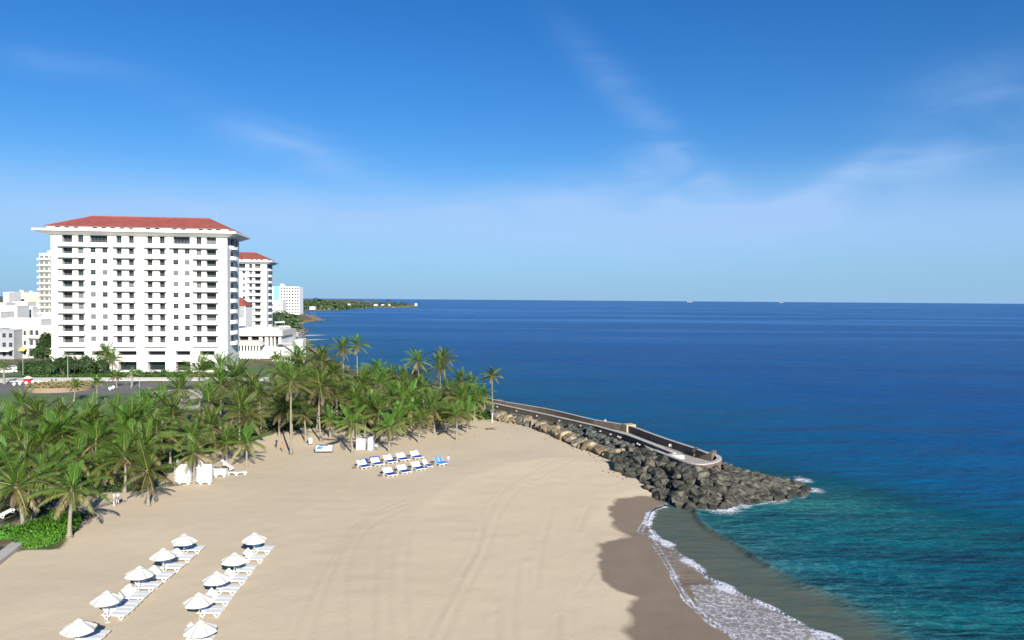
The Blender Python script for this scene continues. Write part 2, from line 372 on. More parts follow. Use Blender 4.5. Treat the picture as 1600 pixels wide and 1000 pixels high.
    calm = t.math('SUBTRACT', 1.0, t.math('MULTIPLY', t.math('MAXIMUM', thin, murk), .85))
    h = t.math('ADD', t.math('MULTIPLY', w1, 1.0), t.math('ADD', t.math('MULTIPLY', w2, 3.8), t.math('ADD', t.math('MULTIPLY', w3, .14), t.math('MULTIPLY', t.noise(p, .02, 3, .6, stretch=(.5, 1.3, 1), rot=(0, 0, R(28))), 7.0))))
    h = t.math('SUBTRACT', h, 5.9)
    t.l(t.bump(t.math('MULTIPLY', h, calm), .75, .8), t.b.inputs['Normal'])
    return m
MT['sea'] = sea_mat()
def lawn_mat():
    m = mat('lawn_grass'); t = NT(m); p = t.pos()
    t.base(t.ramp(t.noise(p, .25, 6, .65), [(.3, (.055, .095, .03)), (.7, (.085, .15, .04))])); t.b.inputs['Roughness'].default_value = .9
    t.l(t.bump(t.noise(p, 5, 6, .7), .6, .1), t.b.inputs['Normal']); return m
MT['lawn'] = lawn_mat()

# ------------------------------------------------------------------ mesh helpers
class MB:
    def __init__(s): s.v = []; s.f = []; s.m = []; s.mats = []; s.a = []
    def mi(s, m):
        if m not in s.mats: s.mats.append(m)
        return s.mats.index(m)
    def face(s, pts, m, age=0.0):
        b = len(s.v); s.v.extend([tuple(p) for p in pts]); s.f.append(tuple(range(b, b+len(pts)))); s.m.append(s.mi(m)); s.a.append(age)
    def hexa(s, p, m):      # 8 corners: bottom 0-3 ccw, top 4-7
        b = len(s.v); s.v.extend([tuple(q) for q in p]); k = s.mi(m)
        for f in ((0, 3, 2, 1), (4, 5, 6, 7), (0, 1, 5, 4), (1, 2, 6, 5), (2, 3, 7, 6), (3, 0, 4, 7)):
            s.f.append(tuple(b+i for i in f)); s.m.append(k); s.a.append(0)
    def box(s, x0, x1, y0, y1, z0, z1, m):
        s.hexa([(x0, y0, z0), (x1, y0, z0), (x1, y1, z0), (x0, y1, z0), (x0, y0, z1), (x1, y0, z1), (x1, y1, z1), (x0, y1, z1)], m)
    def bar(s, a, b, w, h, m):
        a = Vector(a); b = Vector(b); d = (b-a).normalized(); up = Vector((0, 0, 1)) if abs(d.z) < .95 else Vector((0, 1, 0))
        sd_ = d.cross(up).normalized()*w/2; u = sd_.normalized().cross(d)*h/2
        s.hexa([a-sd_-u, a+sd_-u, b+sd_-u, b-sd_-u, a-sd_+u, a+sd_+u, b+sd_+u, b-sd_+u], m)
    def tube(s, pts, rad, m, n=8, cap=True):
        pts = [Vector(p) for p in pts]; b = len(s.v); k = s.mi(m); rr = rad if isinstance(rad, (list, tuple)) else [rad]*len(pts)
        for i, p in enumerate(pts):
            d = (pts[min(i+1, len(pts)-1)]-pts[max(i-1, 0)]).normalized()
            ref = Vector((1, 0, 0)) if abs(d.x) < .9 else Vector((0, 1, 0)); x = (ref-d*ref.dot(d)).normalized(); y = d.cross(x)
            for j in range(n):
                a = 2*math.pi*j/n; s.v.append(tuple(p+(x*math.cos(a)+y*math.sin(a))*rr[i]))
        for i in range(len(pts)-1):
            for j in range(n):
                s.f.append((b+i*n+j, b+i*n+(j+1) % n, b+(i+1)*n+(j+1) % n, b+(i+1)*n+j)); s.m.append(k); s.a.append(0)
        if cap:
            s.f.append(tuple(b+(len(pts)-1)*n+j for j in range(n))); s.m.append(k); s.a.append(0)
            s.f.append(tuple(b+n-1-j for j in range(n))); s.m.append(k); s.a.append(0)
    def mesh(s, name, smooth=False):
        me = bpy.data.meshes.new(name); me.from_pydata(s.v, [], s.f)
        for m in s.mats: me.materials.append(MT[m])
        me.polygons.foreach_set('material_index', s.m)
        if smooth: me.polygons.foreach_set('use_smooth', [True]*len(s.f))
        if any(s.a):
            at = me.attributes.new('age', 'FLOAT', 'FACE'); at.data.foreach_set('value', s.a)
        me.update(); return me
    def build(s, name, parent=None, smooth=False, loc=None, rz=None):
        return link(name, s.mesh(name, smooth), parent, loc, rz)
def link(name, data, parent=None, loc=None, rz=None):
    o = bpy.data.objects.new(name, data); col.objects.link(o)
    if parent: o.parent = parent
    if loc is not None: o.location = loc
    if rz is not None: o.rotation_euler = (0, 0, rz)
    return o
def tag(o, label=None, cat=None, group=None, kind=None):
    if label: o['label'] = label
    if cat: o['category'] = cat
    if group: o['group'] = group
    if kind: o['kind'] = kind
    return o
def empty(name, loc, rz=0, sc=1): 
    o = link(name, None, None, loc, rz); o.empty_display_size = .2
    if sc != 1: o.scale = (sc, sc, sc)
    return o
def children(o, allo=None): return list(o.children)
def copy_tree(o, parent=None):
    c = o.copy(); col.objects.link(c); c.parent = parent
    for ch in list(o.children): copy_tree(ch, c)
    return c
def ordinal(i): return ['first', 'second', 'third', 'fourth', 'fifth', 'sixth', 'seventh', 'eighth', 'ninth', 'tenth', 'eleventh', 'twelfth', 'thirteenth', 'fourteenth', 'fifteenth', 'sixteenth', 'seventeenth'][i]

def grid_mesh(name, xs, ys, Z, attrs, m):
    nx, ny = len(xs), len(ys); X, Y = np.meshgrid(xs, ys)
    co = np.stack([X, Y, Z], -1).reshape(-1, 3).astype(np.float32)
    i = np.arange(nx-1); j = np.arange(ny-1); I, J = np.meshgrid(i, j); a = (J*nx+I).ravel()
    F = np.stack([a, a+1, a+1+nx, a+nx], -1).astype(np.int32)
    me = bpy.data.meshes.new(name); me.vertices.add(len(co)); me.vertices.foreach_set('co', co.ravel())
    me.loops.add(F.size); me.loops.foreach_set('vertex_index', F.ravel()); me.polygons.add(len(F))
    me.polygons.foreach_set('loop_start', np.arange(0, F.size, 4, dtype=np.int32)); me.polygons.foreach_set('loop_total', np.full(len(F), 4, np.int32))
    me.polygons.foreach_set('use_smooth', np.ones(len(F), bool)); me.update(calc_edges=True)
    for k, v in attrs.items():
        at = me.attributes.new(k, 'FLOAT', 'POINT'); at.data.foreach_set('value', v.ravel().astype(np.float32))
    me.materials.append(MT[m]); return link(name, me)
def geo(a, b, n): return list(np.geomspace(a, b, n))

# ------------------------------------------------------------------ ground
xs = np.array([-14000, -10000, -7000, -5000, -3600] + [-v for v in geo(2700, 90, 60)] + list(np.arange(-88, -40, 1.0)) + list(np.arange(-40, 28, .3)) + list(np.arange(28, 60, 1.)) + geo(61, 260, 12))
ys = np.array([-3000, -1000, -300, -100, -30, 0, 20, 35] + list(np.arange(42, 125, .3)) + list(np.arange(125, 220, 1.5)) + geo(222, 3300, 150) + geo(3400, 12000, 30))
X, Y = np.meshgrid(xs, ys)
Z = ground_z(X, Y)
ins = inside(LAND, X, Y); dl = dist(LAND, X, Y); sdl = np.where(ins, dl, -dl)
Z = Z + np.where(ins & (Y < 140), (vnoise(X, Y, 9, 1)-.5)*.16*sstep(2, 10, dl)+(vnoise(X, Y, 1.7, 2)-.5)*.035, 0)
# raked and driven lines in the sand
tracks = [[(485, 1000), (505, 930), (535, 860), (575, 810), (640, 785)], [(545, 1000), (540, 930), (548, 870), (575, 825), (640, 790)],
    [(583, 1000), (585, 930), (590, 860), (600, 830)], [(640, 1000), (634, 930), (636, 860), (645, 820)], [(612, 1000), (608, 930), (612, 860)],
    [(455, 1000), (490, 920), (525, 860), (560, 815), (640, 775)], [(668, 1000), (705, 930), (742, 860), (765, 800), (800, 755), (880, 712)], [(690, 1000), (725, 930), (762, 860), (783, 800), (820, 758), (900, 716)],
    [(905, 925), (925, 895)], [(778, 1000), (775, 930)], [(838, 920), (848, 850), (862, 790)], [(870, 1000), (875, 960)], [(805, 1000), (803, 940), (812, 880)], [(905, 830), (920, 790)],
    [(720, 900), (750, 850), (752, 800)]]
tr = np.zeros_like(X)
for tk in tracks:
    pl = poly_np(smooth_poly([G(*p) for p in tk], 5)); d = dist(pl, X, Y, False)
    tr = np.maximum(tr, np.exp(-(d/.20)**2)*(.35+.65*vnoise(X, Y, 4, 5)))
    Z = Z - .02*np.exp(-(d/.2)**2) + .012*np.exp(-((d-.42)/.2)**2)
# wet lobes left by the swash
def wetlobe(pts): return poly_np([P(*p, .5) for p in pts])
wet = sstep(.0, -1, -sdl+1.0)*0
for lb in ([(1030, 772), (985, 772), (957, 782), (952, 800), (965, 822), (982, 832), (960, 842), (945, 858), (938, 885), (945, 905), (975, 920), (1005, 928), (1003, 935), (985, 945), (970, 965), (973, 985), (985, 1005), (1000, 1060), (1300, 1060), (1090, 920), (1040, 850), (1040, 790)],):
    pl = poly_np([Vector((p.x, p.y, 0)) for p in smooth_poly([P(*q, .55) for q in lb[:-4]], 4)] + [P(*q, .3) for q in lb[-4:]])
    i2 = inside(pl, X, Y); d2 = dist(pl, X, Y)
    sg = np.where(i2, d2, -d2)+(vnoise(X, Y, 3.2, 51)-.5)*1.8+(vnoise(X, Y, 1.1, 52)-.5)*.7
    wet = np.maximum(wet, np.clip(.5+sg/2.2, 0, 1))
wet = np.where((Y < 125) & (X > -20), np.maximum(wet, np.clip(1.0-(sdl-.6)/1.2, 0, 1)*(dist(SWASH, X, Y, False) < 6)), 0)
# soil and ground cover below the palms
VEG = poly_np([P(*p, 1.4) for p in [(-60, 900), (0, 872), (28, 860), (95, 858), (108, 842), (112, 812), (135, 775), (180, 766), (222, 764), (268, 738), (300, 712), (350, 702), (395, 693), (425, 683), (470, 668), (515, 668), (560, 676), (600, 676), (640, 664), (690, 656), (725, 652), (765, 652), (772, 640), (765, 632)]]
    + [P(*p, 1.4) for p in [(700, 612), (640, 595), (590, 583), (545, 580), (520, 565), (485, 545), (470, 510), (430, 480)]] + [Vector((-2000, 3000, 0)), Vector((-3000, 60, 0)), Vector((-90, 40, 0))])
iv = inside(VEG, X, Y); dv = dist(VEG, X, Y)
veg = np.clip(.5+np.where(iv, dv, -dv)/2.5, 0, 1)
veg = np.where((Y > 175) & ins, np.maximum(veg, sstep(170, 185, Y)), veg)
g = grid_mesh('ground', xs, ys, Z, {'wet': wet, 'track': tr, 'veg': veg}, 'sand'); tag(g, kind='structure')

# ------------------------------------------------------------------ sea
xs = np.array([-v for v in geo(60000, 12, 70)] + list(np.arange(-10, 8, 1.)) + list(np.arange(8, 62, .22)) + geo(62.5, 60000, 90))
ys = np.array([-20000, -5000, -1000, -200, -40, 0, 20, 35, 42] + list(np.arange(46, 112, .22)) + geo(112.6, 60000, 170))
X, Y = np.meshgrid(xs, ys)
ins = inside(LAND, X, Y); dl = dist(LAND, X, Y)
L1 = poly_np(smooth_poly([P(*p) for p in [(1038, 792), (1020, 800), (1014, 816), (1022, 835), (1050, 857), (1080, 880), (1110, 905), (1160, 930), (1205, 950), (1260, 980), (1310, 1004), (1380, 1040)]], 4))
L2 = poly_np(smooth_poly([P(*p) for p in [(1086, 797), (1092, 812), (1112, 832), (1150, 853), (1180, 873), (1215, 895), (1250, 913), (1295, 930), (1340, 955), (1390, 990), (1440, 1040)]], 4))
d1 = dist(L1, X, Y, False); d2 = dist(L2, X, Y, False); dsw = dist(SWASH, X, Y, False)
A1 = poly_np(list(L1)+list(reversed(list(SWASH[:]))))       # swash zone
ord1 = inside(poly_np(list(map(tuple, L1))+[tuple(p) for p in SWASH[:]]), X, Y)
mz = inside(poly_np(list(map(tuple, L1))+[tuple(p) for p in L2[::-1]]), X, Y)
thin = np.clip(.5+np.where(ord1, d1, -d1)/.8, 0, 1)*(Y < 108)*(dsw < 25)
murk = np.clip(.5+np.where(mz, d2, -d2)/(.9+2.8*sstep(85, 60, Y)), 0, 1)*(Y < 108)
thin = np.where((dsw < 1.6) & ins & (Y < 104), 1.0, thin)
murk = np.where(thin > .5, 0, murk)
d1 = np.abs(d1+(vnoise(X, Y, 1.9, 31)-.5)*1.1+(vnoise(X, Y, .7, 32)-.5)*.5)
foam = (.62+.45*vnoise(X, Y, 2.2, 12))*np.exp(-(d1/(.30+.45*vnoise(X, Y, 4, 9)))**2)
foam = np.maximum(foam, (.30+.45*vnoise(X, Y, 3, 17))*np.exp(-((dsw-.25)/.22)**2)*(Y < 98))
lace = inside(poly_np([P(*p) for p in [(1075, 915), (1100, 912), (1140, 922), (1195, 948), (1260, 982), (1330, 1015), (1330, 1060), (1180, 1060), (1150, 1000), (1095, 955)]]), X, Y)
foam = np.maximum(foam, np.where(lace, .30+.24*vnoise(X, Y, 6, 14), 0))
lace2 = inside(poly_np([P(*p) for p in [(1012, 830), (1045, 850), (1100, 905), (1080, 915), (1050, 895)]]), X, Y)
foam = np.maximum(foam, np.where(lace2, .12+.2*vnoise(X, Y, 3, 15), 0))
rk = dist(poly_np(rockedge), X, Y, False)
for (fx, fy, rr, am) in ((1125, 793, 2.6, .7), (1100, 790, 1.6, .62), (1200, 777, 2.6, .72), (1225, 768, 2, .6), (1272, 766, 1.6, .6), (1255, 750, 1.6, .55), (1160, 790, 1.4, .5)):
    q = P(fx, fy); foam = np.maximum(foam, am*np.exp(-(((X-q.x)/rr)**2+((Y-q.y)/(rr*1.3))**2)))
foam = np.maximum(foam, .42*np.exp(-(rk/.8)**2)*(~ins))
for (fx, fy, rx, ry, am) in ((477, 511, 7, 5, .85), (488, 515, 7, 4, .8), (480, 524, 6, 3, .8), (490, 531, 5, 3, .8), (497, 545, 6, 3, .7), (700, 600, 3, 2, .0)):
    q = P(fx, fy); foam = np.maximum(foam, am*np.exp(-(((X-q.x)/rx)**2+((Y-q.y)/ry)**2)))
shoal = np.where(ins, 0, np.clip((np.minimum(d2*.8+dl*.3, dl)+1)/90, 0, 1))
off = np.clip(.44+dl/170, 0, 1); tb = sstep(88, 124, Y+.55*(X-40)*(X > 40)+(vnoise(X, Y, 14, 41)-.5)*14)
shoal = np.where(ins, 0, shoal*(1-tb)+off*tb)
Z = (.16+.34*vnoise(X, Y, 5, 18))*np.exp(-(d2/.42)**2)*(Y < 110)*sstep(58, 74, Y)+.03*np.exp(-(d1/.6)**2)
Z = Z + .10*(vnoise(X, Y, 7, 3)-.5)*sstep(2, 20, dl)*(Y < 300)
Z = np.where(thin > .3, Z+.02, Z)
s_ = grid_mesh('sea', xs, ys, Z, {'shoal': shoal, 'foam': foam, 'murk': murk, 'thin': thin}, 'sea'); tag(s_, kind='structure')

# ------------------------------------------------------------------ ground sheets beyond the grove
def sheet(name, pts, z, m, thick=0.0):
    mb = MB(); me = bpy.data.meshes.new(name); bm = bmesh.new()
    vs = [bm.verts.new((p.x, p.y, z)) for p in pts]; f = bm.faces.new(vs)
    if f.normal.z < 0: f.normal_flip()
    bm.normal_update()
    if f.normal.z < 0: bmesh.ops.reverse_faces(bm, faces=[f])
    if thick:
        r = bmesh.ops.extrude_face_region(bm, geom=[f]); 
        for v in [x for x in r['geom'] if isinstance(x, bmesh.types.BMVert)]: v.co.z += thick
        bmesh.ops.recalc_face_normals(bm, faces=bm.faces)
    bmesh.ops.triangulate(bm, faces=bm.faces)
    bm.to_mesh(me); bm.free(); me.materials.append(MT[m]); o = link(name, me); tag(o, kind='structure'); return o
ZR = 3.25
# (terrain there is about 1.4-3.0 m)
sheet('lawn', [P(x, y, 2.52) for x, y in [(-260, 665), (-260, 614), (0, 614), (130, 614), (235, 612), (228, 640), (180, 650), (60, 655)]], 2.52, 'lawn')
sheet('road', [P(x, y, 2.53) for x, y in [(-400, 614), (-400, 596), (0, 594), (260, 592), (420, 594), (420, 610), (300, 612), (150, 616), (0, 615)]], 2.535, 'asphalt')
sheet('plaza', [P(x, y, 2.54) for x, y in [(232, 611), (330, 607), (330, 640), (205, 640)]], 2.545, 'pave')
sheet('pavement', [P(x, y, 2.65) for x, y in [(-60, 594), (20, 590), (420, 589.5), (420, 594), (200, 594.2), (20, 596), (-60, 600)]], 2.515, 'kerb', .15)
sheet('garden_ground', [P(x, y, 2.6) for x, y in [(-60, 592), (20, 588), (420, 589), (420, 572), (-60, 572)]], 2.6, 'lawn')

# ------------------------------------------------------------------ buildings
def holes_wall(mb, T, u0, u1, z0, z1, holes, m, back='dark', reveal=None):
    us = sorted(set([u0, u1]+[h[0] for h in holes]+[h[1] for h in holes])); zs = sorted(set([z0, z1]+[h[2] for h in holes]+[h[3] for h in holes]))
    us = [u for u in us if u0 <= u <= u1]; zs = [z for z in zs if z0 <= z <= z1]
    for i in range(len(us)-1):
        for j in range(len(zs)-1):
            cu_, cz = (us[i]+us[i+1])/2, (zs[j]+zs[j+1])/2
            if any(h[0] < cu_ < h[1] and h[2] < cz < h[3] for h in holes): continue
            mb.face([T(us[i], zs[j], 0), T(us[i+1], zs[j], 0), T(us[i+1], zs[j+1], 0), T(us[i], zs[j+1], 0)], m)
    for a, b, c, d, dep in holes:
        r = reveal or m
        mb.face([T(a, c, 0), T(b, c, 0), T(b, c, dep), T(a, c, dep)], r); mb.face([T(a, d, 0), T(a, d, dep), T(b, d, dep), T(b, d, 0)], r)
        mb.face([T(a, c, 0), T(a, c, dep), T(a, d, dep), T(a, d, 0)], r); mb.face([T(b, c, 0), T(b, d, 0), T(b, d, dep), T(b, c, dep)], r)
        mb.face([T(a, c, dep), T(b, c, dep), T(b, d, dep), T(a, d, dep)], back)
_wc = {}
def window_meshes(w, h, bars=True, glass='glass'):
    k = (round(w, 2), round(h, 2), bars, glass)
    if k not in _wc:
        a = MB(); a.box(0, w, .0, .04, 0, h, glass)
        f = MB(); t = .07
        f.box(0, w, -.05, -.002, 0, t, 'frame'); f.box(0, w, -.05, -.002, h-t, h, 'frame'); f.box(0, t, -.05, -.002, t, h-t, 'frame'); f.box(w-t, w, -.05, -.002, t, h-t, 'frame')
        if bars:
            n = max(1, int(round(w/1.2))-0)
            for q in range(1, n+1 if n > 1 else 2):
                x = w*q/(n+1 if n > 1 else 2)
                f.box(x-.03, x+.03, -.04, -.003, t, h-t, 'frame')
            f.box(t, w-t, -.035, -.004, h*.55-.03, h*.55+.03, 'frame')
        _wc[k] = (a.mesh('window_pane'), f.mesh('window_frame_mesh'))
    return _wc[k]
def add_window(parent, x, y, z, w, h, bars=True, name='window', rz=0, glass='glass', frame=True):
    a, f = window_meshes(w, h, bars, glass)
    o = link(name, a, parent, (x, y, z), rz)
    if frame: link('frame', f, o)
    return o

# main hotel: everything in its own frame, u along the facade, z up
HA = G(81, 583); HA.z = 0; TH = R(7.5); HD = (math.cos(TH), math.sin(TH))
U = lambda px, py=460: on_plane(HA, HD, px, py)[0]
ZH = lambda py, px=215: on_plane(HA, HD, px, py)[1]
hotel_w = U(355, 470); HDEP = 17.0
zb = [ZH(386+17.18*k) for k in range(10)]; FL = zb[0]-zb[1]
ztop = ZH(366.0); zsl0 = ztop; zsl1 = ZH(361.2); zat = ZH(355.5); zridge = 51.4
def make_hotel():
    rnd = random.Random(3)
    root = empty('hotel_building', (HA.x, HA.y, 0), TH)
    T = lambda u, z, d: (u, d, z)
    S = lambda u, z, d: (hotel_w-d, u, z)
    holes = []; wins = []; doors = []; bals = []
    colsA = [((92, 134), [(97.5, 113.5, 1.6), (122.3, 131, .5)]), ((178, 212.5), [(182, 190.5, .8), (201.3, 209.5, .8)]),
             ((227, 261), [(230.4, 238.5, .8), (249.6, 257.8, .8)]), ((302.5, 341.5), [(307, 315, .5), (322.5, 338, 1.6)])]
    winc = [(141.8, 149.8), (160.2, 168.3), (270.8, 279), (288.6, 296.6)]
    for k in range(10):
        z = zb[k]
        for (pa, pb), ops in colsA:
            bals.append((U(pa), U(pb), z, 1.35))
            for a, b, dep in ops:
                h1 = z+FL-.42 if k else ztop-.55
                holes.append((U(a), U(b), z+.12, h1, dep)); doors.append((U(a), z+.12, U(b)-U(a), h1-z-.12, dep))
        if k > 0:
            for a, b in winc: holes.append((U(a), U(b), z+1.5, z+3.0, .28)); wins.append((U(a), z+1.5, U(b)-U(a), 1.5, .28))
    for a, b in ((141, 168.5), (271, 297)):
        holes.append((U(a), U(b), zb[0]+.12, ztop-.6, 1.2)); doors.append((U(a), zb[0]+.12, U(b)-U(a), ztop-.72-zb[0], 1.2))
    bals.append((U(134)+.01, U(171), zb[0], 1.33)); bals.append((U(266), U(302.5)-.01, zb[0], 1.33))
    zg = 2.0
    port = [(98, 131), (143, 170), (184, 213), (230.3, 258), (274, 297), (312, 335)]
    for a, b in port: holes.append((U(a), U(b), zg+1.2, ZH(548.5), 2.2))
    side = []
    for k in range(10):
        z = zb[k]; side.append((5.0, 11.5, z+.12, z+FL-.5 if k else ztop-.4, 1.0))
        if k == 0: side.append((1.2, 4.6, z+.12, ztop-.4, .4)); side.append((11.9, 15.8, z+.12, ztop-.4, .4))
    mb = MB()
    holes_wall(mb, T, 0, hotel_w, zg, ztop, holes, 'white', 'glass', 'white')
    holes_wall(mb, S, 0, HDEP, zg, ztop, side, 'white', 'glass', 'white')
    mb.face([(0, HDEP, zg), (0, 0, zg), (0, 0, ztop), (0, HDEP, ztop)], 'white'); mb.face([(hotel_w, HDEP, zg), (0, HDEP, zg), (0, HDEP, ztop), (hotel_w, HDEP, ztop)], 'white')
    for px in (136, 174, 219, 264, 299):        # shallow pilaster strips between the bays
        mb.box(U(px)-.25, U(px)+.25, -.10, -.002, zb[9]-.3, zb[1]+.6, 'white')
    mb.box(-.3, hotel_w+.3, -.35, -.003, ZH(545.5), ZH(543.5), 'white')
    mb.build('wall', root)
    # eave slab with tapered soffit
    e = MB(); xl, xr, yf, yb = -4.4, hotel_w+3.2, -2.3, HDEP+3
    e.box(xl, xr, yf, yb, zsl0+.55, zsl1+.25, 'white')
    e.hexa([(-.4, -.5, zsl0-.55), (hotel_w+.4, -.5, zsl0-.55), (hotel_w+.4, HDEP+.4, zsl0-.55), (-.4, HDEP+.4, zsl0-.55),
            (xl+.3, yf+.15, zsl0+.54), (xr-.3, yf+.15, zsl0+.54), (xr-.3, yb-.2, zsl0+.54), (xl+.3, yb-.2, zsl0+.54)], 'white')
    e.build('eaves', root)
    at = MB(); vh = []
    for px in (92, 106.5, 121, 150, 164, 178, 192.5, 206, 233, 247, 274, 288, 315, 328.5, 342): vh.append((U(px)-.8, U(px)+.6, zsl1+.62, zsl1+1.02, .3))
    Ta = lambda u, z, d: (u, -.35+d, z)
    holes_wall(at, Ta, -1.0, hotel_w+.5, zsl1+.25, zat, vh, 'white', 'dark', 'white')
    at.face([(-1.0, -.35, zsl1+.25), (-1.0, -.35, zat), (-1.0, HDEP, zat), (-1.0, HDEP, zsl1+.25)], 'white'); at.face([(hotel_w+.5, -.35, zsl1+.25), (hotel_w+.5, HDEP, zsl1+.25), (hotel_w+.5, HDEP, zat), (hotel_w+.5, -.35, zat)], 'white')
    at.face([(-1, HDEP, zsl1+.25), (-1, HDEP, zat), (hotel_w+.5, HDEP, zat), (hotel_w+.5, HDEP, zsl1+.25)], 'white')
    at.build('attic_wall', root)
    r = MB(); x0, x1, y0, y1 = -1.5, hotel_w+1.0, -.9, HDEP+.6; hr = (y1-y0)/2
    a, b, c, d = (x0, y0, zat), (x1, y0, zat), (x1, y1, zat), (x0, y1, zat); p, q = (x0+hr+.8, y0+hr, zridge), (x1-hr+.6, y0+hr, zridge)
    r.face([a, b, q, p], 'tile'); r.face([b, c, q], 'tile'); r.face([c, d, p, q], 'tile'); r.face([d, a, p], 'tile'); r.face([d, c, b, a], 'white')
    rf = r.build('roof', root)
    rd = MB(); rd.bar(p, q, .5, .35, 'tile')
    for s1, s2 in ((a, p), (b, q), (c, q), (d, p)): rd.bar(s1, s2, .4, .25, 'tile')
    rd.build('ridge_tiles', rf)
    an = MB(); an.tube([(U(328), y0+hr, zridge), (U(328), y0+hr, zridge+1.8)], .05, 'metal', 6); an.bar((U(328)-.4, y0+hr, zridge+1.5), (U(328)+.5, y0+hr, zridge+1.7), .05, .05, 'metal'); an.build('antenna', rf)
    # balconies share three meshes
    cache = {}
    for a_, b_, z, pr in bals:
        w = round(b_-a_, 2)
        if w not in cache:
            m_ = MB(); m_.box(0, w, -pr, 0, -.12, .14, 'white'); m_.box(0, w, -pr, -pr+.14, .14, 1.12, 'white'); m_.box(0, .14, -pr+.14, 0, .14, 1.12, 'white'); m_.box(w-.14, w, -pr+.14, 0, .14, 1.12, 'white')
            rr = MB()
            rr.bar((0, -pr+.07, 1.42), (w, -pr+.07, 1.42), .07, .07, 'frame')
            n = max(2, int(w/1.6))
            for i in range(n+1): rr.bar((.07+(w-.14)*i/n, -pr+.07, 1.12), (.07+(w-.14)*i/n, -pr+.07, 1.39), .05, .05, 'frame')
            cache[w] = (m_.mesh('balcony_box'), rr.mesh('balcony_rail'))
        bo = link('balcony', cache[w][0], root, (a_, 0, z)); link('railing', cache[w][1], bo)
        if rnd.random() < .75 and w < 7.5:      # a small table and chair stand in some balconies
            pass
    # bowed side balconies
    sm = MB(); n = 7; pts = []
    for i in range(n): 
        an_ = math.pi*i/(n-1); pts.append((1.5*math.sin(an_), -3.6*math.cos(an_)))
    for i in range(n-1):
        (ax, ay), (bx, by) = pts[i], pts[i+1]
        sm.hexa([(ax*.9, ay*.97, 0), (ax, ay, 0), (bx, by, 0), (bx*.9, by*.97, 0), (ax*.9, ay*.97, 1.15), (ax, ay, 1.15), (bx, by, 1.15), (bx*.9, by*.97, 1.15)], 'white')
        sm.face([(0, 0, .0), (ax, ay, .0), (bx, by, .0)], 'white'); sm.face([(0, 0, .14), (ax*.9, ay*.9, .14), (bx*.9, by*.9, .14)], 'white')
    sme = sm.mesh('bow_balcony')
    for k in range(10): link('side_balcony', sme, root, (hotel_w+.01, 8.25, zb[k]))
    for x, z, w, h, dep in wins: add_window(root, x, dep-.06, z, w, h, glass='glass' if rnd.random() < .85 else 'curtain')
    for x, z, w, h, dep in doors:
        add_window(root, x, dep-.06, z, w, h, True, 'balcony_door', glass='curtain' if (rnd.random() < .12 and w < 3) else 'glass')
    for k in range(10): add_window(root, hotel_w-.9, 5.0, zb[k]+.12, 6.5, 2.5, True, 'side_window', R(90))
    for a_, b_ in port:
        w = U(b_)-U(a_); aw = MB(); aw.hexa([(0, -.5, -2.0), (w, -.5, -2.0), (w, -.35, -2.0), (0, -.35, -2.0), (0, .6, 0), (w, .6, 0), (w, .75, 0), (0, .75, 0)], 'canvas')
        aw.build('awning', root, loc=(U(a_), .1, ZH(555)))
    return root
hotel = make_hotel()
tag(hotel, 'large white hotel with red hipped roof and ten rows of balconies at left', 'hotel', 'white hotel towers with red roofs')
h2 = copy_tree(hotel); 
hp = PY(417, 470, 416); dx = hp.x-hotel_w*math.cos(TH); dy = hp.y-hotel_w*math.sin(TH)
h2.location = (dx, dy, -.6)
h2['label'] = 'farther white hotel tower with red roof standing behind the big hotel'

def building(name, label, cat, A, rot, w, d, h, rows, cols_, ww, wh, m='white', group=None, z0=None, sill=1.0, fl=None, side_cols=0, balc=False, parapet=.6, glass='glass', back='glass', wname='window', extras=None, subframe=False):
    root = empty(name, (A.x, A.y, A.z), rot); fl = fl or h/rows
    hs = []
    for r_ in range(rows):
        for c in range(cols_):
            u = w*(c+.5)/cols_; hs.append((u-ww/2, u+ww/2, r_*fl+sill, min(r_*fl+sill+wh, h-.3), .22))
    mb = MB(); T = lambda u, z, dd: (u, dd, z); S = lambda u, z, dd: (w-dd, u, z)
    ss = []
    for r_ in range(rows):
        for c in range(side_cols):
            u = d*(c+.5)/side_cols; ss.append((u-ww/2, u+ww/2, r_*fl+sill, min(r_*fl+sill+wh, h-.3), .22))
    holes_wall(mb, T, 0, w, -3, h, hs, m, back, m); holes_wall(mb, S, 0, d, -3, h, ss, m, back, m)
    mb.face([(0, d, -3), (0, 0, -3), (0, 0, h), (0, d, h)], m); mb.face([(w, d, -3), (0, d, -3), (0, d, h), (w, d, h)], m)
    mb.build('wall', root)
    rf = MB(); rf.box(0.15, w-.15, .15, d-.15, h-.3, h-.05, 'white2')
    if parapet:
        rf.box(-.08, w+.08, -.08, .14, h+.002, h+parapet, m); rf.box(-.08, w+.08, d-.14, d+.08, h+.002, h+parapet, m); rf.box(-.08, .14, .141, d-.141, h+.002, h+parapet, m); rf.box(w-.14, w+.08, .141, d-.141, h+.002, h+parapet, m)
    rf.build('roof', root)
    for a, b, c, e, dep in hs[:90]: add_window(root, a, dep-.05, c, b-a, e-c, frame=subframe, glass=glass, name=wname)
    for a, b, c, e, dep in ss[:max(0, 95-len(hs))]: add_window(root, w-dep+.05, a, c, b-a, e-c, frame=subframe, glass=glass, rz=R(90), name=wname)
    if balc:
        bm_ = MB(); bm_.box(-.6, w+1.0, -1.4, 0, -.1, .12, m); bm_.box(-.6, w+1.0, -1.4, -1.25, .12, 1.1, m); bm_.box(w+.85, w+1.0, -1.25, d*.8, .12, 1.1, m); bm_.box(w+.01, w+.85, 0, d*.8, -.1, .12, m)
        me = bm_.mesh('balcony_slab')
        for r_ in range(1, rows): link('balcony', me, root, (0, 0, r_*fl))
    tag(root, label, cat, group); return root
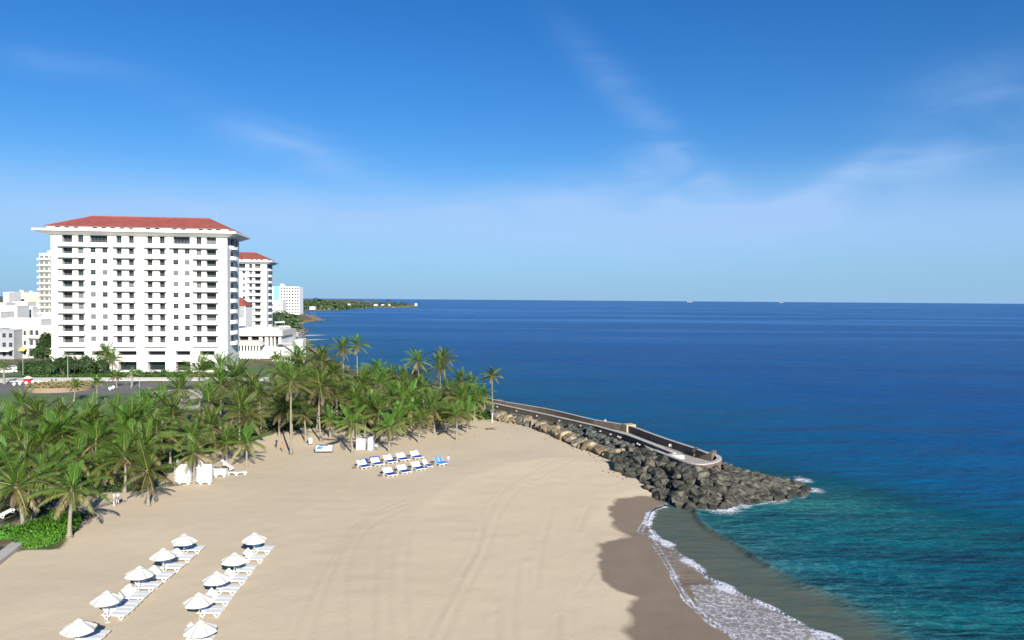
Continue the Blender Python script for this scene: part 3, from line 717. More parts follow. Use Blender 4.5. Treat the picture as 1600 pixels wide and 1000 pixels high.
def bld_px(name, label, cat, px0, px1, ytop, Y, ybase_z=None, d=14, rot=0, **k):
    a = PY(px0, 470, Y); b = PY(px1, 470, Y); w = (b.x-a.x)/max(.3, math.cos(rot)); zt = PY((px0+px1)/2, ytop, Y).z
    zz = gz(a.x, Y) if ybase_z is None else ybase_z
    zz = max(zz, 1.0)
    return building(name, label, cat, Vector((a.x, Y, zz)), rot, w, d, zt-zz, **k)

# apartment block behind the hotel on the left
ap = bld_px('apartment_building', 'beige apartment tower with white wraparound balconies behind the left edge of the hotel', 'apartment building', 62, 92, 397, 430, d=18, rot=0, rows=14, cols_=4, ww=2.0, wh=2.3, m='beige', sill=.2, balc=True, glass='curtain')
bx = MB(); bx.box(2, 5, 4, 8, 0, 2.6, 'beige'); bx.box(6.5, 9.5, 4, 8, 0, 3.6, 'beige'); zt = PY(75, 397, 430).z-3.0
bx.build('lift_housing', ap, loc=(0, 0, zt+0.0))
# pale blue and white hotel by the far bay
b1 = bld_px('hotel_tower', 'white and pale blue high-rise hotel by the far bay, right of the second tower', 'hotel', 438, 467.5, 448.5, 1150, d=22, rot=0, rows=9, cols_=7, ww=2.2, wh=2.2, m='white', sill=1.0)
w_ = PY(467.5, 470, 1150).x-PY(438, 470, 1150).x
pb = MB(); pb.box(-12.5, -.3, -2, 16, -3, PY(430, 447, 1150).z-3, 'white'); pb.box(-9, -1.2, -2.6, -2.01, 14, PY(432, 446, 1150).z-4, 'aqua'); pb.box(-1.2, 4.5, 3, 10, 24, PY(436, 443, 1150).z-3, 'white')
pb.build('stair_tower', b1)
bld_px('apartment_building', 'low white building below the pale blue high-rise', 'building', 425, 441, 470, 900, d=16, rows=3, cols_=5, ww=1.6, wh=1.5, m='white2')

# annexe with red roof between the hotel and the second tower
A = PY(366, 500, 330); an_ = empty('annex_building', (A.x, A.y, 2.5), R(0))
zt = PY(376, 478, 330).z-2.5; wA = PY(383.5, 470, 330).x-A.x; m_ = MB(); holes_wall(m_, lambda u, z, d: (u, d, z), 0, wA, 0, zt, [(.8, wA-.5, zt-5.2, zt-.4, .3)], 'white', 'greywall', 'white'); m_.face([(wA, 0, 0), (wA, 9, 0), (wA, 9, zt), (wA, 0, zt)], 'white'); m_.face([(0, 0, 0), (0, 0, zt), (0, 9, zt), (0, 9, 0)], 'white'); m_.face([(0, 9, 0), (0, 9, zt), (wA, 9, zt), (wA, 9, 0)], 'white')
m_.build('wall', an_); zr = PY(370, 466, 330).z-2.5
m_ = MB(); m_.face([(-.4, -.5, zt), (wA+.5, -.5, zt), (1.2, 4.5, zr+.5), (-.4, 4.5, zr+.5)], 'tile'); m_.face([(wA+.5, -.5, zt), (wA+.5, 9.4, zt), (1.2, 4.5, zr+.5)], 'tile'); m_.face([(wA+.5, 9.4, zt), (-.4, 9.4, zt), (-.4, 4.5, zr+.5), (1.2, 4.5, zr+.5)], 'tile'); m_.face([(-.4, -.5, zt-.01), (-.4, 9.4, zt-.01), (wA+.5, 9.4, zt-.01), (wA+.5, -.5, zt-.01)], 'white')
m_.build('roof', an_); tag(an_, 'narrow white stair annex with small red roof right of the big hotel', 'building')

# podium terrace block below the second tower
A = PY(366, 560, 300); pod = empty('podium_building', (A.x, A.y, 2.0), R(4))
k_ = 300/1200.0; zt = PY(400, 511, 300).z-2; wP = (438-366)*k_; zl = PY(400, 525, 300).z-2
m_ = MB(); hs = []
for a, b in ((374, 388), (392, 404), (409, 413), (418, 421), (424, 427), (429, 434)): hs.append(((a-366)*k_, (b-366)*k_, PY(400, 541, 300).z-2, zl-.2, 1.5))
holes_wall(m_, lambda u, z, d: (u, d, z), 0, wP, -1, zl, hs, 'white', 'dark', 'white'); m_.face([(wP, 0, -1), (wP, 22, -1), (wP, 22, zl), (wP, 0, zl)], 'white'); m_.face([(0, 0, -1), (0, 0, zl), (0, 22, zl), (0, 22, -1)], 'white'); m_.face([(0, 22, -1), (0, 22, zl), (wP, 22, zl), (wP, 22, -1)], 'white')
m_.build('wall', pod)
m_ = MB(); m_.box(-.5, wP+.8, -1.2, 23, zl+.002, zl+2.2, 'cap'); m_.box(.5, wP-1, .5, 22, zl+2.202, zl+2.9, 'white2'); m_.box(5, wP-3, -.4, .48, zl+2.21, zl+3.2, 'white'); m_.build('roof_terrace', pod)
m_ = MB()
for i in range(9): 
    x = (371+i*4.6-366)*k_; m_.box(x, x+.5, -4.5, -4.0, -1, 5.6, 'white')
m_.box(-1, 12.0, -5.2, 0, 5.6, 6.1, 'white2'); m_.hexa([(-1, -5.2, 6.1), (12, -5.2, 6.1), (12, -.01, 6.1), (-1, -.01, 6.1), (1, -3, 7.4), (10, -3, 7.4), (10, -.01, 7.4), (1, -.01, 7.4)], 'cap'); m_.build('colonnade', pod)
tag(pod, 'white terrace building with columns at the foot of the second tower', 'building')

# white villa jumble on the rocky shore right of the terrace block
rnd = random.Random(11)
vill = [(432, 446, 528, 330, 7, 'white'), (446, 458, 519, 345, 6, 'cream'), (436, 452, 512, 380, 8, 'white'), (452, 466, 522, 360, 6, 'greywall'), (461, 473, 534, 320, 5, 'white2'), (425, 437, 548, 290, 6, 'white2'), (440, 455, 545, 285, 6, 'white'), (456, 470, 550, 280, 5, 'white')]
for i, (a, b, yt, Yd, d, m) in enumerate(vill):
    bld_px('shore_house', ['white flat-roofed shore house with long roof slab next to the columned terrace', 'cream shore house at the water edge beyond the palms', 'white shore house just below the second tower right corner', 'grey shore pavilion nearest the breaking waves', 'pale concrete shore house at the right end of the shore buildings', 'small pale shore house right behind the palm crowns, left end', 'white shore house behind the palms in the middle of the front shore row', 'low white shore house behind the palms, right end of the front row'][i],
        'house', a, b, yt, Yd, ybase_z=2.0, d=d, rot=R(rnd.uniform(-25, 25)), rows=1 if yt > 530 else 2, cols_=3, ww=1.1, wh=1.5, m=m, sill=.8)
for i, (x, y, Yd, w, c) in enumerate([(468, 530, 325, 5, 'white2'), (447, 536, 300, 6, 'canvas'), (437, 503, 390, 5, 'white2')]):
    p = PY(x, y, Yd); t = empty('shade_canopy', (p.x, p.y, 2.0), R(-30+25*i)); h = p.z-2
    m_ = MB(); m_.hexa([(-w/2, -1.5, h-.5), (w/2, -1.5, h-.2), (w/2, 1.5, h+.3), (-w/2, 1.5, h), (-w/2, -1.5, h-.4), (w/2, -1.5, h-.1), (w/2, 1.5, h+.4), (-w/2, 1.5, h+.1)], c); m_.build('canopy', t)
    m_ = MB(); 
    for sx_ in (-w/2+.2, w/2-.2):
        for sy_ in (-1.3, 1.3): m_.tube([(sx_, sy_, -1), (sx_, sy_, h-.3)], .06, 'metal', 6)
    m_.build('posts', t); tag(t, ['tilted pale canopy at the tip of the rocky shore', 'white sloping canopy among the shore houses behind the palms', 'small pale canopy beyond the terrace building by the shore rocks'][i], 'canopy')

# town on the left
bld_px('corner_house', 'white three storey corner house with yellow awning left of the hotel', 'house', 22, 42.5, 513, 290, ybase_z=2.6, d=9, rot=R(4), rows=3, cols_=2, ww=1.0, wh=1.7, m='white', sill=1.1, subframe=True)
ya = MB(); a = PY(22.5, 548, 289); ya.hexa([(0, -1.6, 0), (4.6, -1.6, 0), (4.6, -1.5, 0), (0, -1.5, 0), (0, -.05, 1.2), (4.6, -.05, 1.2), (4.6, .0, 1.2), (0, .0, 1.2)], 'yellow')
o = ya.build('awning', loc=(a.x, a.y, a.z)); tag(o, 'yellow street awning on the white corner house', 'awning')
bld_px('town_house', 'pale grey-green town house with stacked balconies beside the corner house', 'house', 44, 67, 512, 292, ybase_z=2.6, d=12, rot=R(-22), rows=3, cols_=2, ww=1.9, wh=2.0, m='white2', sill=.9, balc=True, subframe=True)
t = bld_px('shop_building', 'dark blue-grey shop building with white roof at the left edge', 'building', -30, 21, 517, 285, ybase_z=2.6, d=16, rot=R(0), rows=3, cols_=5, ww=1.3, wh=1.6, m='greywall', sill=1.0, subframe=True)
m_ = MB(); m_.hexa([(0, -3.0, 2.9), (12, -3.0, 2.9), (12, -3, 3.1), (0, -3, 3.1), (0, -.01, 3.4), (12, -.01, 3.4), (12, -.01, 3.6), (0, -.01, 3.6)], 'white2'); m_.build('porch_roof', t)
lows = [(-20, 62, 500, 350, 'white', 1, 12, 'long low white building with flat roof behind the dark shop'), (30, 79, 507, 370, 'white', 2, 10, 'white house with small square windows beside the hotel left corner'),
        (64, 80, 491, 400, 'white', 3, 2, 'white house with one dark opening tucked against the hotel'), (2, 26, 479, 520, 'white', 1, 3, 'white block with a stepped roof on the left town skyline'), (30, 50, 480, 540, 'white', 2, 3, 'white block with slanted sides next to the stepped roof block'),
        (-10, 8, 474, 640, 'white', 2, 3, 'white rooftop at the left edge of the town'), (20, 42, 472, 700, 'white', 2, 4, 'pale rooftop block in the middle of the far town'), (50, 64, 486, 450, 'greywall', 2, 3, 'small grey gabled house left of the hotel'),
        (45, 64, 476, 800, 'beige', 2, 5, 'beige low block below the far apartment blocks'), (-30, 0, 488, 480, 'white2', 2, 4, 'pale low block cut by the left edge of the view')]
for a, b, yt, Yd, m, r_, c_, lab in lows:
    bld_px('town_house', lab, 'house', a, b, yt, Yd, d=14, rows=r_, cols_=c_, ww=1.2, wh=1.3, m=m, sill=1.2, rot=R(2))
m_ = MB()
fars = [(5, 14, 457, 1500, 'white2', 8, 'grey-white ribbed apartment block first from the left on the skyline'), (13.5, 23, 456.5, 1550, 'white', 8, 'white ribbed apartment block second from the left on the skyline'), (24, 37, 456.5, 1600, 'white2', 8, 'grey apartment block with roof box on the skyline'), (38, 49, 458, 1450, 'cream', 7, 'cream apartment block on the skyline left of the hotel'), (48, 60, 457, 1400, 'cream', 7, 'yellowish apartment block on the skyline nearest the hotel')]
for i, (a, b, yt, Yd, m, r_, lab) in enumerate(fars):
    t = bld_px('apartment_building', lab, 'apartment building', a, b, yt, Yd, d=20, rows=r_, cols_=5, ww=1.3, wh=1.6, m=m, sill=1)
    if i in (2, 3): 
        m_ = MB(); m_.box(7, 12, 4, 10, 0, 4.5, 'white'); m_.build('lift_housing', t, loc=(0, 0, PY(30, yt, Yd).z-gz(PY(a, 470, Yd).x, Yd)+.0))
# small white houses on the headland
for i, (x, y, w, Yd) in enumerate([(488, 480.5, 12, 1500), (587, 476.5, 7, 2300), (598, 477, 6, 2350), (608, 477.2, 5, 2400), (650, 475.5, 5, 2500), (545, 476, 6, 2100)]):
    bld_px('beach_house', ['long low white house on the near shore of the headland', 'white house at the gap of the headland, left of three', 'white house at the gap of the headland, middle of three', 'white house at the gap of the headland, right of three', 'pale house near the tip of the headland', 'small white house among the headland trees'][i], 'house', x-w*.35, x+w*.35, y-1.0, Yd, d=8, rows=1, cols_=4, ww=1.2, wh=1.2, m='white', sill=1, ybase_z=PY(x, y+.9, Yd).z)

# ------------------------------------------------------------------ vegetation
def frond(mb, az, el0, L, droop, rnd, age, wid=1.0, mat_='palm', nst=26, twist=0, hangf=1.0):
    n = nst; ds = L/n; p = Vector((0, 0, 0)); h = Vector((math.cos(az), math.sin(az), 0)); side = Vector((-math.sin(az), math.cos(az), 0))
    side = (side*math.cos(twist)+Vector((0, 0, 1))*math.sin(twist)).normalized(); pts = [p.copy()]; dirs = []
    for i in range(n):
        t = i/n; el = el0-droop*(t**1.5)
        d = h*math.cos(el)+Vector((0, 0, 1))*math.sin(el); dirs.append(d); p = p+d*ds; pts.append(p.copy())
    for i in range(0, n-1, 2):                     # midrib: thin folded strip
        w = .06*(1-i/n)+.015; a, b = pts[i], pts[i+2]; lift = Vector((0, 0, .02))
        mb.face([a-side*w+lift, a+side*w+lift, b+side*w*.8+lift, b-side*w*.8+lift], 'rib' if mat_ == 'palm' else mat_, min(1, age+.25))
    for i in range(3, n):
        t = i/n; l = (.92*math.sin(math.pi*min(1, (t*.84+.12)))**.7+.10)*wid*L/4.6; d = dirs[i-1]
        for s in (-1, 1):
            for q in (0, .5):
                if rnd.random() < .05: continue
                o = pts[i]-d*ds*q; hang = (.15+.5*t)*hangf*rnd.uniform(.7, 1.3)
                v = (side*s*1.0+d*(.85-.25*hangf)-Vector((0, 0, 1))*hang).normalized()
                w = .040*wid; ll = l*rnd.uniform(.8, 1.05); tip = o+v*ll-Vector((0, 0, .14*ll*hangf)); mid = o+v*ll*.5
                mb.face([o-d*w*.5, mid-d*w, tip, mid+d*w], mat_, max(0.001, min(1, age+rnd.uniform(-.10, .10))))
def crown_mesh(seed, L=4.6, nf=24, upright=1.0, low=-.75, drymix=.12):
    rnd = random.Random(seed); mb = MB(); nu = int(nf*.42); nm = int(nf*.36)
    for i in range(nf):
        az = i*2.39996+rnd.uniform(-.3, .3)
        if i < nu: q = i/nu; el0 = 1.45-.75*q; droop = .35+.65*q; age = .02+.22*q; hf = .35+.5*q; LL = .78+.22*q
        elif i < nu+nm: q = (i-nu)/nm; el0 = .62-.62*q; droop = 1.05+.2*q; age = .30+.25*q; hf = 1.0+.6*q; LL = 1.0
        else: q = (i-nu-nm)/max(1, nf-nu-nm-1); el0 = -.05+low*.6*q; droop = .85; age = .62+.36*q; hf = 1.9; LL = .85
        if rnd.random() < drymix: age = min(1, age+.3)
        frond(mb, az, el0+rnd.uniform(-.12, .12), L*LL*rnd.uniform(.85, 1.06), droop+rnd.uniform(-.12, .2), rnd, age, 1.0, twist=rnd.uniform(-.4, .4), hangf=hf)
    return mb.mesh('palm_crown_%d' % seed)
def skirt_mesh(seed, L=3.2, nf=8):
    rnd = random.Random(seed); mb = MB()
    for i in range(nf): frond(mb, i*2.4+rnd.random(), rnd.uniform(-1.0, -.5), L*rnd.uniform(.6, 1), .55, rnd, .9, .8, 'deadpalm', 16)
    return mb.mesh('dry_frond_skirt_%d' % seed)
def nut_mesh(seed):
    rnd = random.Random(seed); bm = bmesh.new()
    for i in range(9):
        a = rnd.random()*6.28; r_ = rnd.uniform(.2, .34); c = bmesh.ops.create_icosphere(bm, subdivisions=1, radius=.13)
        bmesh.ops.translate(bm, verts=c['verts'], vec=(r_*math.cos(a), r_*math.sin(a), -.3-rnd.random()*.3))
    me = bpy.data.meshes.new('coconut_bunch'); bm.to_mesh(me); bm.free(); me.materials.append(MT['wood']); return me
CR = {'tall': [crown_mesh(i, 5.0, 24, 1.0, -1.25) for i in (1, 2, 3, 4)], 'young': [crown_mesh(10+i, 4.5, 19, 1.08, -.5, .05) for i in range(4)], 'small': [crown_mesh(20, 2.6, 18, 1.05, -.9), crown_mesh(21, 2.7, 16, 1.0, -.6)]}
SK = [skirt_mesh(31), skirt_mesh(32), skirt_mesh(33, 3.0, 6)]; NM = nut_mesh(4)
prnd = random.Random(5)
def palm(cx, cy, label, base=None, h=None, kind='tall', sc=None, group=None, lean=None, skirt=None, tr=.17):
    """crown centre on the sight line (cx, cy); foot either seen at base or found from the height h"""
    if base:
        b = G(*base); c = PY(cx, cy, b.y)
    else:
        c = G(cx, cy, h); lx = prnd.uniform(-.6, .6) if lean is None else lean
        b = Vector((c.x+lx, c.y+prnd.uniform(-.4, .4), 0)); b.z = gz(b.x, b.y)
    sc = sc or prnd.uniform(.88, 1.08)
    root = empty('palm_tree', (b.x, b.y, b.z)); tag(root, label, 'palm tree', group)
    d = c-b; H = max(.6, d.z); pts = []; rad = []; n = 9; bend = prnd.uniform(-.3, .3)*min(1, H/8)
    ph = prnd.uniform(0, 6.28)
    for i in range(n+1):
        t = i/n; pts.append((d.x*(t**1.25)+bend*math.sin(math.pi*t)*math.cos(ph), d.y*t+bend*math.sin(math.pi*t)*math.sin(ph), -.15+(H+.15)*t)); rad.append(tr*(1.0+1.3*math.exp(-t*H/.45))*(1-.32*t)+(.05*math.exp(-(1-t)*H/.5)))
    mb = MB(); mb.tube(pts, rad, 'trunk', 9); mb.build('trunk', root, True)
    o = link('crown', prnd.choice(CR[kind]), root, (d.x, d.y, H), prnd.uniform(0, 6.28)); o.scale = (sc*prnd.uniform(.92, 1.1), sc*prnd.uniform(.92, 1.1), sc*prnd.uniform(.9, 1.15)); o.rotation_euler = (prnd.uniform(-.16, .16), prnd.uniform(-.16, .16), o.rotation_euler[2])
    if kind != 'small' and (skirt if skirt is not None else prnd.random() < .6):
        s = link('dry_fronds', prnd.choice(SK), root, (d.x, d.y, H-.15), prnd.uniform(0, 6.28)); s.scale = (sc*.9,)*3
    if kind == 'tall' and prnd.random() < .5: link('coconuts', NM, root, (d.x, d.y, H-.1), prnd.uniform(0, 6))
    return root
# palms whose foot shows on the sand
seen = [
 (113, 765, (108, 840), 'young', 1.0, 'thick-trunked young coconut palm standing in front of the bright green shrub'),
 (231, 738, (232, 791), 'young', .95, 'young coconut palm alone on the sand left of the stacked white loungers'),
 (25, 760, (36, 836), 'young', 1.05, 'leaning coconut palm above the low concrete wall at the left edge'),
 (70, 752, (52, 812), 'young', .9, 'coconut palm just behind the bright green shrub, brown lower fronds'),
 (304, 708, (303, 756), 'young', .8, 'young palm growing between the two stacks of white loungers'),
 (355, 692, (355, 728), 'tall', .72, 'short palm with drooping dry fronds right behind the pile of loungers'),
 (385, 690, (385, 728), 'young', .85, 'short bright palm rooted in open sand right of the lounger pile'),
 (265, 692, (266, 728), 'young', .95, 'young palm behind the left stack of white loungers'),
 (455, 597, (455, 710), 'tall', 1.0, 'tall palm with bare curved trunk at the grove front, left of the framed board'),
 (500, 603, (502, 689), 'tall', 1.0, 'tall palm with straight trunk directly behind the framed blue board'),
 (476, 650, (478, 690), 'young', .6, 'small palm with pale short trunk beside the white beach bin'),
 (516, 655, (516, 684), 'young', .7, 'small bright palm behind the framed board, right of the tall trunk'),
 (549, 662, (551, 707), 'young', 1.0, 'wide palm in front of the grove just left of the white draped cabinets'),
 (608, 668, (608, 705), 'young', .85, 'palm just right of the white draped cabinets with shadow on the sand'),
 (658, 657, (654.5, 691), 'young', .8, 'slim leaning palm standing alone on sand above the back row of blue loungers'),
 (642, 642, (643, 676), 'young', .8, 'palm a step behind the slim leaning palm, long shadow at its foot'),
 (714, 650, (713.5, 687), 'young', .8, 'rightmost palm on the open sand before the wooden net frame'),
 (699, 648, (701, 676), 'tall', .72, 'darker palm left of the rightmost open-sand palm'),
 (686, 652, (687, 668), 'young', .75, 'short palm between sand and thicket left of the two right-hand beach palms'),
 (756, 616, (759, 645), 'tall', .66, 'drooping palm at the foot of the sea wall, left of the single tall end palm'),
 (769, 587, (771, 654), 'small', 1.15, 'slender tall palm at the right tip of the grove against the water'),
 (163, 732, (164, 762), 'young', .95, 'palm above the dark hedge, left of the figure in pale blue'),
 (406, 621, (408, 676), 'tall', .9, 'tall palm with pale trunk left of the twin-trunk palm at the grove front'),
 (436, 646, (437, 683), 'young', .75, 'shaded dark palm just left of the tall bare-trunk palm'),
 (652, 592, (653.5, 630), 'tall', .95, 'dark lower crown beneath the tall palm at the sea wall'),
 (688, 574, (687.6, 630), 'tall', 1.0, 'tall bushy palm with pale trunk against the water, right of the highest sea wall palm'),
 (652, 565, (655, 633), 'tall', .95, 'highest palm against the water above the sea wall'),
 (734, 604, (733, 638), 'tall', .8, 'palm near the sea wall left of the drooping end palm'),
 (721, 597, (720, 640), 'tall', .85, 'dense dark palm near the sea wall amid the right thicket'),
 (535, 545, (536, 592), 'tall', 1.0, 'left one of the two tall palms rising against the bay'),
 (558, 539, (559, 590), 'tall', 1.0, 'right one of the two tall palms rising against the bay'),
 (613, 619, (614, 660), 'tall', .95, 'mid-grove palm with a visible pale trunk above the white draped cabinets'),
 (541, 608, (542, 650), 'tall', .95, 'mid-grove palm with visible thin trunk left of centre'),
 (326, 628, (324, 690), 'tall', 1.05, 'tall palm with yellow hanging frond in the left grove'),
 (369, 590, (363, 664), 'tall', 1.15, 'biggest tall palm directly in front of the white hotel right corner'),
 (312, 580, (312, 650), 'tall', 1.05, 'tall palm covering the hotel ground floor near its right end'),
 (279, 609, (278, 690), 'tall', 1.05, 'tall palm at the left of the tall group in front of the hotel road'),
 (431, 558, (431, 590), 'small', 1.0, 'small slender palm in front of the white shore houses'),
 (575, 590, (576, 630), 'tall', .9, 'palm with brownish crown at the bay side of the middle grove'),
 (613, 588, (613, 634), 'tall', .9, 'bright green palm crown against the bay right of the brownish one'),
 (694, 560, (696, 622), 'tall', .85, 'tall palm crown just behind the bushy sea wall palm'),
]
for cx, cy, b, kd, sc, lab in seen: palm(cx, cy, lab, base=b, kind=kd, sc=sc, tr=.22 if kd == 'young' and cx < 130 else (.12 if kd == 'small' else .17))
small = [(118, 603, (115, 628), 'small fan-crowned palm in the lawn in front of the round brick planter'), (151, 597, (151, 631), 'small palm with pale trunk on the lawn at the right end of the planter'), (182, 588, (183, 606), 'yellowish small palm on the far side of the roundabout'),
         (206, 584, (207, 604), 'yellowish small palm beside the grey street lamp'), (6, 573, (7, 600), 'pale thick-trunked palm at the left edge beyond the road')]
for cx, cy, b, lab in small: palm(cx, cy, lab, base=b, kind='small', sc=.9, tr=.13 if cx > 20 else .3)
hp_ = [(166, 549, (167, 583), 'palm in front of the hotel between hedge and second bay'), (208, 554, (209, 580), 'palm in front of the hotel third bay'), (122, 551, (123, 580), 'palm rising over the hedge near the hotel left end'), (92, 556, (93, 580), 'palm over the hedge at the left corner of the hotel'),
       (175, 562, (176, 583), 'short palm beside the hotel palm of the second bay')]
for cx, cy, b, lab in hp_: palm(cx, cy, lab, base=b, kind='tall', sc=.95)
# crowns inside the grove, feet hidden
inner = [(35, 632, 6, 'young'), (96, 655, 6.5, 'young'), (182, 648, 6.5, 'young'), (245, 672, 6, 'young'), (67, 694, 5, 'tall'), (96, 680, 5.5, 'tall'), (16, 668, 6, 'young'), (140, 660, 6, 'tall'), (166, 703, 4.8, 'young'), (120, 718, 4.5, 'young'), (206, 665, 6, 'tall'),
    (225, 700, 5, 'young'), (45, 720, 4.5, 'young'), (5, 720, 4.6, 'young'), (60, 650, 6, 'tall'), (150, 690, 5, 'tall'), (195, 715, 4.5, 'tall'), (90, 712, 4.6, 'tall'), (235, 640, 6.5, 'tall'), (300, 645, 6.5, 'tall'), (300, 682, 5, 'young'), (330, 665, 5, 'tall'), (345, 640, 7, 'tall'),
    (375, 640, 6.5, 'tall'), (390, 655, 5, 'young'), (425, 600, 8, 'tall'), (440, 618, 7, 'tall'), (475, 600, 8, 'tall'), (478, 622, 6, 'tall'), (502, 566, 11, 'tall'), (470, 575, 9.5, 'tall'), (490, 585, 8.5, 'tall'), (520, 585, 8.5, 'tall'), (525, 615, 6.5, 'tall'), (535, 635, 5, 'young'),
    (555, 625, 6.5, 'tall'), (558, 645, 4.5, 'young'), (580, 612, 6.5, 'tall'), (575, 640, 5, 'tall'), (592, 645, 4.8, 'young'), (602, 626, 5.5, 'tall'), (596, 600, 7, 'tall'), (630, 626, 5.5, 'young'), (628, 645, 4.5, 'tall'), (630, 600, 6, 'tall'), (640, 618, 5.5, 'tall'), (668, 625, 5, 'young'),
    (675, 640, 4.4, 'tall'), (700, 612, 5.5, 'tall'), (706, 628, 4.6, 'young'), (722, 625, 4.6, 'tall'), (742, 625, 4.2, 'tall'), (745, 636, 3.5, 'young'), (730, 645, 3.6, 'young'), (660, 610, 5.5, 'tall'), (505, 640, 4.6, 'tall'), (495, 625, 5.5, 'tall'), (455, 640, 5, 'tall'), (415, 650, 5, 'young'),
    (345, 600, 8.5, 'tall'), (395, 605, 8, 'tall'), (400, 575, 10, 'tall'), (440, 580, 9, 'tall'), (270, 650, 6, 'tall'), (210, 690, 5, 'young'), (-15, 690, 5, 'young'), (-20, 740, 4.5, 'young'), (80, 735, 4.3, 'tall'), (0, 790, 3.8, 'young'), (565, 600, 7.5, 'tall'), (545, 585, 8, 'tall'), (590, 580, 8, 'tall'), (648, 640, 4, 'tall'), (585, 665, 3.6, 'young'), (620, 655, 3.8, 'young')]
nmz = {}
inner = [q for n_, q in enumerate(inner) if not (n_ % 3 == 1 and q[0] >= 260) and not (q[0] < 260 and q[1] > 700 and n_ % 3 == 2)] + [(150, 668, 5.8, 'young'), (75, 674, 5.6, 'young'), (195, 672, 5.6, 'young'), (225, 655, 6.5, 'tall'), (30, 690, 5.2, 'tall'), (-10, 668, 5.5, 'tall'), (130, 672, 5.5, 'tall'), (255, 630, 7.5, 'tall'), (345, 575, 10, 'tall'), (465, 560, 11, 'tall')]
marks = [(30, 'above the shaded sand at left edge'), (75, 'behind the leaning left edge palm'), (112, 'behind the bright green shrub'), (150, 'between bright shrub and road planter'), (190, 'behind the figure in pale blue'), (232, 'behind the lone young palm'),
    (280, 'behind the left stack of white loungers'), (335, 'between the road and the stacked loungers'), (398, 'before the hotel right corner'), (450, 'before the white terrace building'), (495, 'beside the tall bare trunk palms'), (530, 'behind the framed blue board'), (570, 'behind the draped cabinets'),
    (605, 'right of the draped cabinets'), (645, 'midway between cabinets and sea wall'), (690, 'just left of the sea wall'), (2000, 'at the landward sea wall foot')]
rows_ = []
for cx, cy, h, kd in inner:
    mk_ = next(m_ for lim, m_ in marks if cx < lim); row_ = 'front' if h <= 4.8 else ('middle' if h <= 6.2 else 'rear')
    rows_.append(('upright' if kd == 'young' else 'drooping')+' palm in the '+row_+' rank '+mk_)
for k_, (cx, cy, h, kd) in enumerate(inner):
    same = sorted([inner[q][0], q] for q in range(len(inner)) if rows_[q] == rows_[k_]); lab = rows_[k_]
    if len(same) > 1: lab += ', '+ordinal([q for _, q in same].index(k_))+' from left'
    palm(cx, cy, lab, h=h, kind=kd, group='coconut palms crowded together '+rows_[k_].split(' rank ')[1])

def leaf_cloud(mb, c, r, n, size, m='leaf', rnd=random, core=True, age0=.1, up=.5):
    cx, cy, cz = c; rx, ry, rz = r
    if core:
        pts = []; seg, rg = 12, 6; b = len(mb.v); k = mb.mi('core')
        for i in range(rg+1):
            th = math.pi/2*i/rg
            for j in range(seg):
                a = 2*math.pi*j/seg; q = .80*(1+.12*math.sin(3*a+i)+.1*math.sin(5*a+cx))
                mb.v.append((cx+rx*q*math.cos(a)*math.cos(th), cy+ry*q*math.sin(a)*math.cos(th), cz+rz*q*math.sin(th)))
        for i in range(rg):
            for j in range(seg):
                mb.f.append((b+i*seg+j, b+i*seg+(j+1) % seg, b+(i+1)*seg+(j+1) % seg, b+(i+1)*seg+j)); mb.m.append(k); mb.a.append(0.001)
    lumps = [(rnd.uniform(0, 6.28), rnd.uniform(-.3, 1.4), rnd.uniform(.5, 1.0)) for _ in range(9)]
    for _ in range(n):
        a = rnd.uniform(0, 6.283); th = math.asin(rnd.uniform(-.25, 1)); u = Vector((math.cos(a)*math.cos(th), math.sin(a)*math.cos(th), math.sin(th)))
        bump_ = .84
        for la, lt, lw in lumps:
            lv = Vector((math.cos(la)*math.cos(lt), math.sin(la)*math.cos(lt), math.sin(lt))); bump_ += .26*lw*max(0, u.dot(lv)-.72)/.28
        q = bump_*rnd.uniform(.82, 1.04); p = Vector((cx+rx*u.x*q, cy+ry*u.y*q, cz+rz*u.z*q))
        nn = (u+Vector((rnd.uniform(-1, 1), rnd.uniform(-1, 1), rnd.uniform(-.4, 1)))*.8).normalized(); t1 = nn.cross(Vector((rnd.random(), rnd.random(), .3))).normalized(); t2 = nn.cross(t1)
        s = size*rnd.uniform(.6, 1.3)
        mb.face([p-t1*s, p-t2*s*.45, p+t1*s, p+t2*s*.45], m, max(.001, min(1, age0+rnd.uniform(0, .45))))
def shrub(name, label, cat, c, r, n, size, m='leaf', group=None, sub=1, trunk=0, seed=None):
    rnd = random.Random(seed or int(c[0]*13+c[1]*7)); root = empty(name, c); mb = MB()
    z0 = trunk
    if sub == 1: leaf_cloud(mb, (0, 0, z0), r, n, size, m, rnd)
    else:
        for i in range(sub):
            a = rnd.random()*6.28; q = rnd.uniform(.2, .62); s = rnd.uniform(.45, .65)
            leaf_cloud(mb, (r[0]*q*math.cos(a), r[1]*q*math.sin(a), z0+r[2]*rnd.uniform(0, .45)), (r[0]*s, r[1]*s, r[2]*s), n//sub, size, m, rnd)
    mb.build('foliage' if not trunk else 'crown', root)
    if trunk:
        t = MB(); t.tube([(0, 0, -.3), (.1, 0, trunk*.5), (0, .1, trunk+.3*r[2])], [.28, .2, .12], 'bark', 7)
        for i in range(3):
            a = rnd.random()*6.28; t.tube([(.05, 0, trunk*.6), (r[0]*.4*math.cos(a), r[1]*.4*math.sin(a), trunk+r[2]*.4)], [.13, .05], 'bark', 5)
        t.build('trunk', root)
    tag(root, label, cat, group); return root
